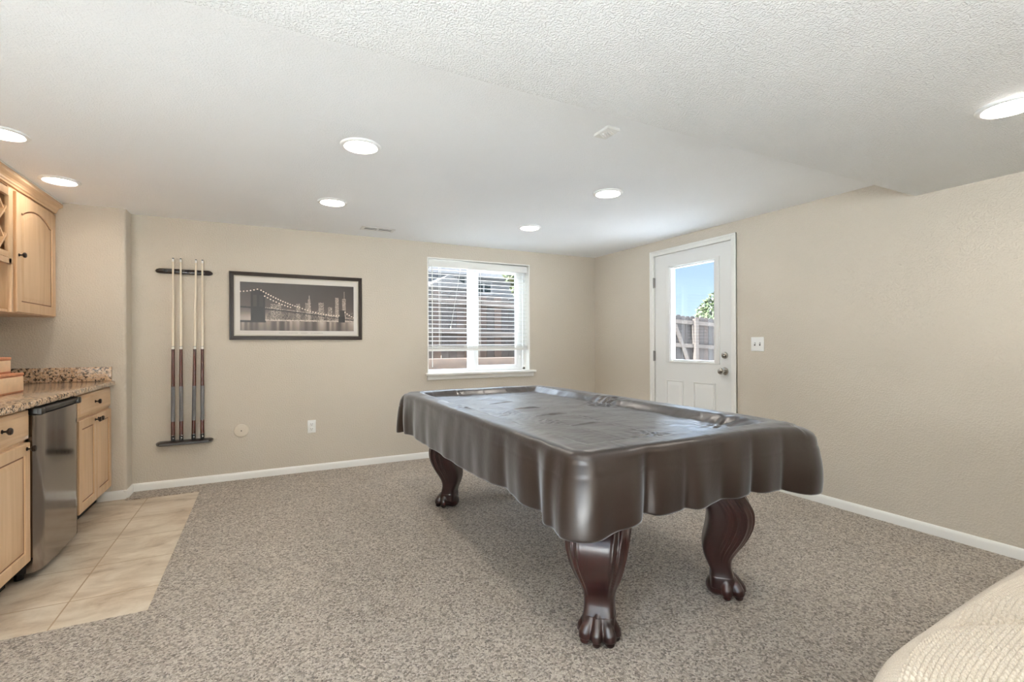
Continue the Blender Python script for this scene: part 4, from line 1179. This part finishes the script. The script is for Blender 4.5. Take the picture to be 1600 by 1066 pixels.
        for i in range(n):
            j = (i + 1) % n
            q = [prev[i], cur[i], cur[j], prev[j]]
            if prev[i] == prev[j]: q = [prev[i], cur[i], cur[j]]
            F.append(tuple(q))
        prev = cur
    me = bpy.data.meshes.new('table_cover'); me.from_pydata([tuple(v) for v in V], [], F); me.update()
    o = link('table_cover', me, 'cover_vinyl', None, smooth=0)
    me.polygons.foreach_set('use_smooth', [True] * len(me.polygons))
    m = o.modifiers.new('thick', 'SOLIDIFY'); m.thickness = 0.0018; m.offset = 1.0
    return o
cv = cover()
tag(cv, 'dark brown vinyl cover draped over the pool table, hem hanging down the sides', 'cover')

# ------------------------------------------------------------------ ottoman with chunky knit throw (bottom right)
ot = thing('ottoman', 'upholstered ottoman hidden beneath the cream knit throw', 'ottoman', (1.6, 0.0, 0))
b = MB(); b.box(0.98, 2.75, -0.60, 0.475, 0.09, 0.520, bev=0.05, seg=5); b.build('cushion', 'upholstery', ot)
for x in (1.08, 2.65):
    for y in (-0.5, 0.38):
        b = MB(); b.cyl((x, y, 0), (x, y, 0.10), 0.018, 0.026); b.build('leg', 'black_wood', ot)
def throw():
    x0, x1, y0, y1 = 0.84, 2.10, -0.10, 0.70
    # cloth coordinates: s along x, t across; beyond the ridge it hangs down the far side
    st = 0.0020
    ns, nt = int(1.10 / st), int(0.62 / st)
    s = np.linspace(0.0, 1.10, ns + 1); t = np.linspace(0.0, 0.62, nt + 1)      # t = 0 is the far hem on the floor side
    Sg, Tg = np.meshgrid(s, t)
    drop = 0.16; rad = 0.075
    u = Tg - drop
    ridge_y = 0.515 + 0.035 * sst(0, 1.0, Sg) - 0.03 * np.exp(-((Sg) / 0.12) ** 2)
    ang = np.clip(u / rad, 0, PI / 2)
    zt = 0.565
    Y = np.where(u < 0, ridge_y + 0.02, np.where(u < rad * PI / 2, ridge_y + 0.02 - rad * (1 - np.cos(ang)), ridge_y + 0.02 - rad - (u - rad * PI / 2)))
    Z = np.where(u < 0, zt - rad + u, np.where(u < rad * PI / 2, zt - rad + rad * np.sin(ang), zt))
    X = 0.97 + Sg * 1.0
    # big soft folds on the top
    fold = 0.018 * np.sin((X * 3.2 + Y * 7.0) + 0.6) + 0.012 * np.sin(X * 7.5 - Y * 9.0 + 1.0)
    fold -= 0.045 * np.exp(-(((X - 1.46) * 0.55 + (Y - 0.40) * 1.0) / 0.035) ** 2) * sst(1.20, 1.38, X)
    Z = Z + fold * sst(0.02, 0.16, u)
    # left end rolls off the edge
    off = np.clip(0.10 - Sg, 0, 0.10); Z = Z - off ** 2 * 6.0
    P = np.stack([X, Y, Z], -1)
    dS = np.gradient(P, axis=1); dT = np.gradient(P, axis=0)
    nr = np.cross(dS, dT); nr /= np.linalg.norm(nr, axis=-1, keepdims=True) + 1e-9
    nr = np.where(nr[..., 2:3] < 0, -nr, nr) if True else nr
    # seed stitch bumps; ribbed border near the ridge
    px, py = 0.0112, 0.0088
    row = np.floor(Tg / py); fx = (Sg / px + 0.5 * (row % 2)) % 1.0 - 0.5; fy = (Tg / py) % 1.0 - 0.5
    bumps = 0.0080 * np.sqrt(np.clip(1 - (fx / 0.47) ** 2 - (fy / 0.50) ** 2, 0, 1))
    ribs = 0.0034 * (0.5 + 0.5 * np.cos(2 * PI * Sg / 0.0070)) * (0.8 + 0.2 * np.cos(2 * PI * Tg / 0.006))
    edge = sst(drop + 0.085, drop + 0.095, Tg)
    hgt = bumps * edge + (ribs + 0.001) * (1 - edge)
    P = P + nr * hgt[..., None]
    V = P.reshape(-1, 3); F = []
    w = ns + 1
    idx = np.arange((nt) * w).reshape(nt, w)[:, :-1].ravel()
    F = np.stack([idx, idx + 1, idx + w + 1, idx + w], -1)
    me = bpy.data.meshes.new('knit_throw'); me.vertices.add(len(V)); me.vertices.foreach_set('co', V.astype(np.float32).ravel())
    me.loops.add(F.size); me.loops.foreach_set('vertex_index', F.ravel().astype(np.int32))
    me.polygons.add(len(F)); me.polygons.foreach_set('loop_start', (np.arange(len(F)) * 4).astype(np.int32)); me.update(calc_edges=True); me.validate()
    me.materials.append(MATS['knit_yarn']); me.polygons.foreach_set('use_smooth', [True] * len(me.polygons))
    o = bpy.data.objects.new('knit_throw', me); COL.objects.link(o)
    tag(o, 'chunky cream knit throw with ribbed border in the bottom right corner', 'throw blanket')
throw()

# ------------------------------------------------------------------ outside
b = MB(); b.box(XR + T + 0.02, 60, -30, YB + 60, -0.25, -0.02); b.box(-40, XR + T + 0.02, YB + T + 0.02, YB + 60, -0.25, -0.02)
b.box(-40, XR + T + 0.02, -40, YF - T - 0.02, -0.25, -0.02)
g = struct('ground', b, 'pale_bounce_ground', smooth=0)  # unseen ground, made pale so daylight bounces up to the ceiling
# raised bed behind the fence line
b = MB(); b.prism([(-6, 7.45, -0.1), (5.9, 7.45, -0.1), (5.9, 7.45, 0.80), (-6, 7.45, 0.90)], (0, 40, 0)); o = struct('ground_terrace', b, 'soil', smooth=0)
rw = thing('retaining_wall', 'tan timber retaining wall below the fence, seen under the blind', 'wall', (1.0, 7.3, 0))
for i in range(5):
    b = MB(); b.box(-6, 5.95, 7.28, 7.44, -0.02 + i * 0.192, 0.165 + i * 0.192, bev=0.012); b.build('timber', 'timber_tan', rw)
def fz(x): return 2.19 - 0.0505 * x
fn = thing('wood_fence', 'weathered board fence with rails and posts behind the window and door', 'fence', (5, 7.8, 0))
b = MB(); x = -2.0
while x < 12.5:
    w = 0.135 + random.uniform(-0.004, 0.006); h = fz(x) + random.uniform(-0.012, 0.012); zb_ = fz(x) - 1.75
    Y = 7.83 + random.uniform(-0.004, 0.004)
    b.prism([(x, Y, zb_), (x + w, Y, zb_), (x + w, Y, h - 0.03), (x + w - 0.03, Y, h), (x + 0.03, Y, h), (x, Y, h - 0.03)], (0, 0.018, 0)); x += w + 0.006
b.build('boards', 'fence_wood', fn, smooth=0)
for dz in (0.10, 0.62, 1.30):
    b = MB()
    b.prism([(-2, 7.785, fz(-2) - dz), (12.4, 7.785, fz(12.4) - dz), (12.4, 7.785, fz(12.4) - dz - 0.085), (-2, 7.785, fz(-2) - dz - 0.085)], (0, 0.042, 0)); b.build('rail', 'rail_wood', fn, smooth=0)
for x in (-1.3, 1.10, 3.30, 5.75, 8.62, 11.1):
    b = MB(); b.box(x - 0.045, x + 0.045, 7.735, 7.83, fz(x) - 1.8, fz(x) - 0.05); b.build('post', 'rail_wood', fn, smooth=0)
for x0, x1 in ((7.95, 8.55), (8.52, 8.66)):
    b = MB(); b.prism([(x0, 7.775, fz(x0) - 0.20), (x0 + 0.09, 7.775, fz(x0) - 0.20), (x1 + 0.09, 7.775, fz(x1) - 1.4), (x1, 7.775, fz(x1) - 1.4)], (0, 0.04, 0)); b.build('brace', 'rail_wood', fn, smooth=0)

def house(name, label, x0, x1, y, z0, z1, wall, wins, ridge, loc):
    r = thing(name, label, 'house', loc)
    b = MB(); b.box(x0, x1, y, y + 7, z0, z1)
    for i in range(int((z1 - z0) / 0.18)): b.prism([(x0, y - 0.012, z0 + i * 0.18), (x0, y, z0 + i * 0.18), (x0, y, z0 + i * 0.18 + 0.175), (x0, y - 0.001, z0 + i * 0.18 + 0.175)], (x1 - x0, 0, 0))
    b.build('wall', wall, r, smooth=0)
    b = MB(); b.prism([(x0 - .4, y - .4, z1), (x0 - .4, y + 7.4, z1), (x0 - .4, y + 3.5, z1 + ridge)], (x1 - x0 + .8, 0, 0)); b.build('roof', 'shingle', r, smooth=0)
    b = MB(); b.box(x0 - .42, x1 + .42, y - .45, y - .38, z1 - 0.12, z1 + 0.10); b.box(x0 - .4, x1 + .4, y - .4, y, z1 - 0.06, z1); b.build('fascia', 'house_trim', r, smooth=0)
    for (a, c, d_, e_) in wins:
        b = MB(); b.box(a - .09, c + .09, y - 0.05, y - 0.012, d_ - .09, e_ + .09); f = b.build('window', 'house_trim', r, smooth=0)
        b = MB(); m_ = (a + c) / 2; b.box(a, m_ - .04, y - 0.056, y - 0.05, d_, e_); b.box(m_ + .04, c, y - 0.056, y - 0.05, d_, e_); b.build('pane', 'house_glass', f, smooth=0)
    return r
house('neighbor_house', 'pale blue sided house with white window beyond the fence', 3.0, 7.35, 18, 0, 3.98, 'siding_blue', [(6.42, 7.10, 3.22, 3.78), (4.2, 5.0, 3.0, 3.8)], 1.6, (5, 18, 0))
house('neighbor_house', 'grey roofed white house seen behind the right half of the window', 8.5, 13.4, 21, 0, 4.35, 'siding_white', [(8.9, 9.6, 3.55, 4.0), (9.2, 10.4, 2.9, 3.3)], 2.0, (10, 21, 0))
b = MB(); b.prism([(4.3, 14, 2.86), (5.8, 14, 2.86), (5.05, 14, 3.28)], (0, 2.6, 0)); b.box(4.4, 5.7, 14.05, 16.5, 0, 2.86)
o = b.build('garden_shed', 'siding_white', None, smooth=0); tag(o, 'small white gabled shed roof peeking above the fence', 'shed')

def tree(loc, h, blobs, label, nleaf, size):
    r = thing('garden_tree', label, 'tree', loc, None)
    b = MB(); b.tube([(loc[0], loc[1], 0), (loc[0] + .05, loc[1], h * .35), (loc[0], loc[1], h * .7)], [0.14, 0.11, 0.05])
    for (dx, dy, dz, rr_) in blobs: b.tube([(loc[0], loc[1], h * .4), (loc[0] + dx * .6, loc[1] + dy * .6, (h * .4 + dz) / 2), (loc[0] + dx, loc[1] + dy, dz)], [0.06, 0.04, 0.02], seg=6)
    b.build('trunk', 'bark', r)
    V = []; F = []
    rg = np.random.default_rng(int(loc[0] * 10))
    for k in range(nleaf):
        dx, dy, dz, rr_ = blobs[rg.integers(len(blobs))]
        d = rg.normal(size=3); d /= np.linalg.norm(d); rad = rr_ * (0.55 + 0.5 * rg.random() ** 0.5)
        c = np.array([loc[0] + dx, loc[1] + dy, dz]) + d * rad * (1, 1, 0.85)
        a = rg.normal(size=3); a /= np.linalg.norm(a); bb = np.cross(a, rg.normal(size=3)); bb /= np.linalg.norm(bb)
        s_ = size * rg.uniform(0.6, 1.3); o_ = len(V)
        V += [tuple(c - a * s_), tuple(c + bb * s_ * .5), tuple(c + a * s_), tuple(c - bb * s_ * .5)]; F.append((o_, o_ + 1, o_ + 2, o_ + 3))
    me = bpy.data.meshes.new('foliage'); me.from_pydata(V, [], F); me.update(); f = link('foliage', me, 'leaf', r, smooth=0)
    return r
tree((17.3, 14.2, 0), 4.2, [(0, 0, 2.7, 0.75), (0.5, -0.2, 3.0, 0.8), (-0.45, 0.2, 2.35, 0.6), (0.7, 0.3, 2.5, 0.9), (1.2, 0, 3.2, 0.8), (0.1, 0.1, 2.0, 0.8)], 'light green leafy tree above the fence, seen in the door glass', 5200, 0.10)
tree((6.9, 12.6, 0), 4.4, [(0, 0, 2.9, 0.45), (0.35, 0, 3.15, 0.5), (-0.25, 0, 3.3, 0.45), (0.5, 0, 2.6, 0.5), (0.1, 0, 3.5, 0.5)], 'green tree seen behind the right half of the window', 3000, 0.08)
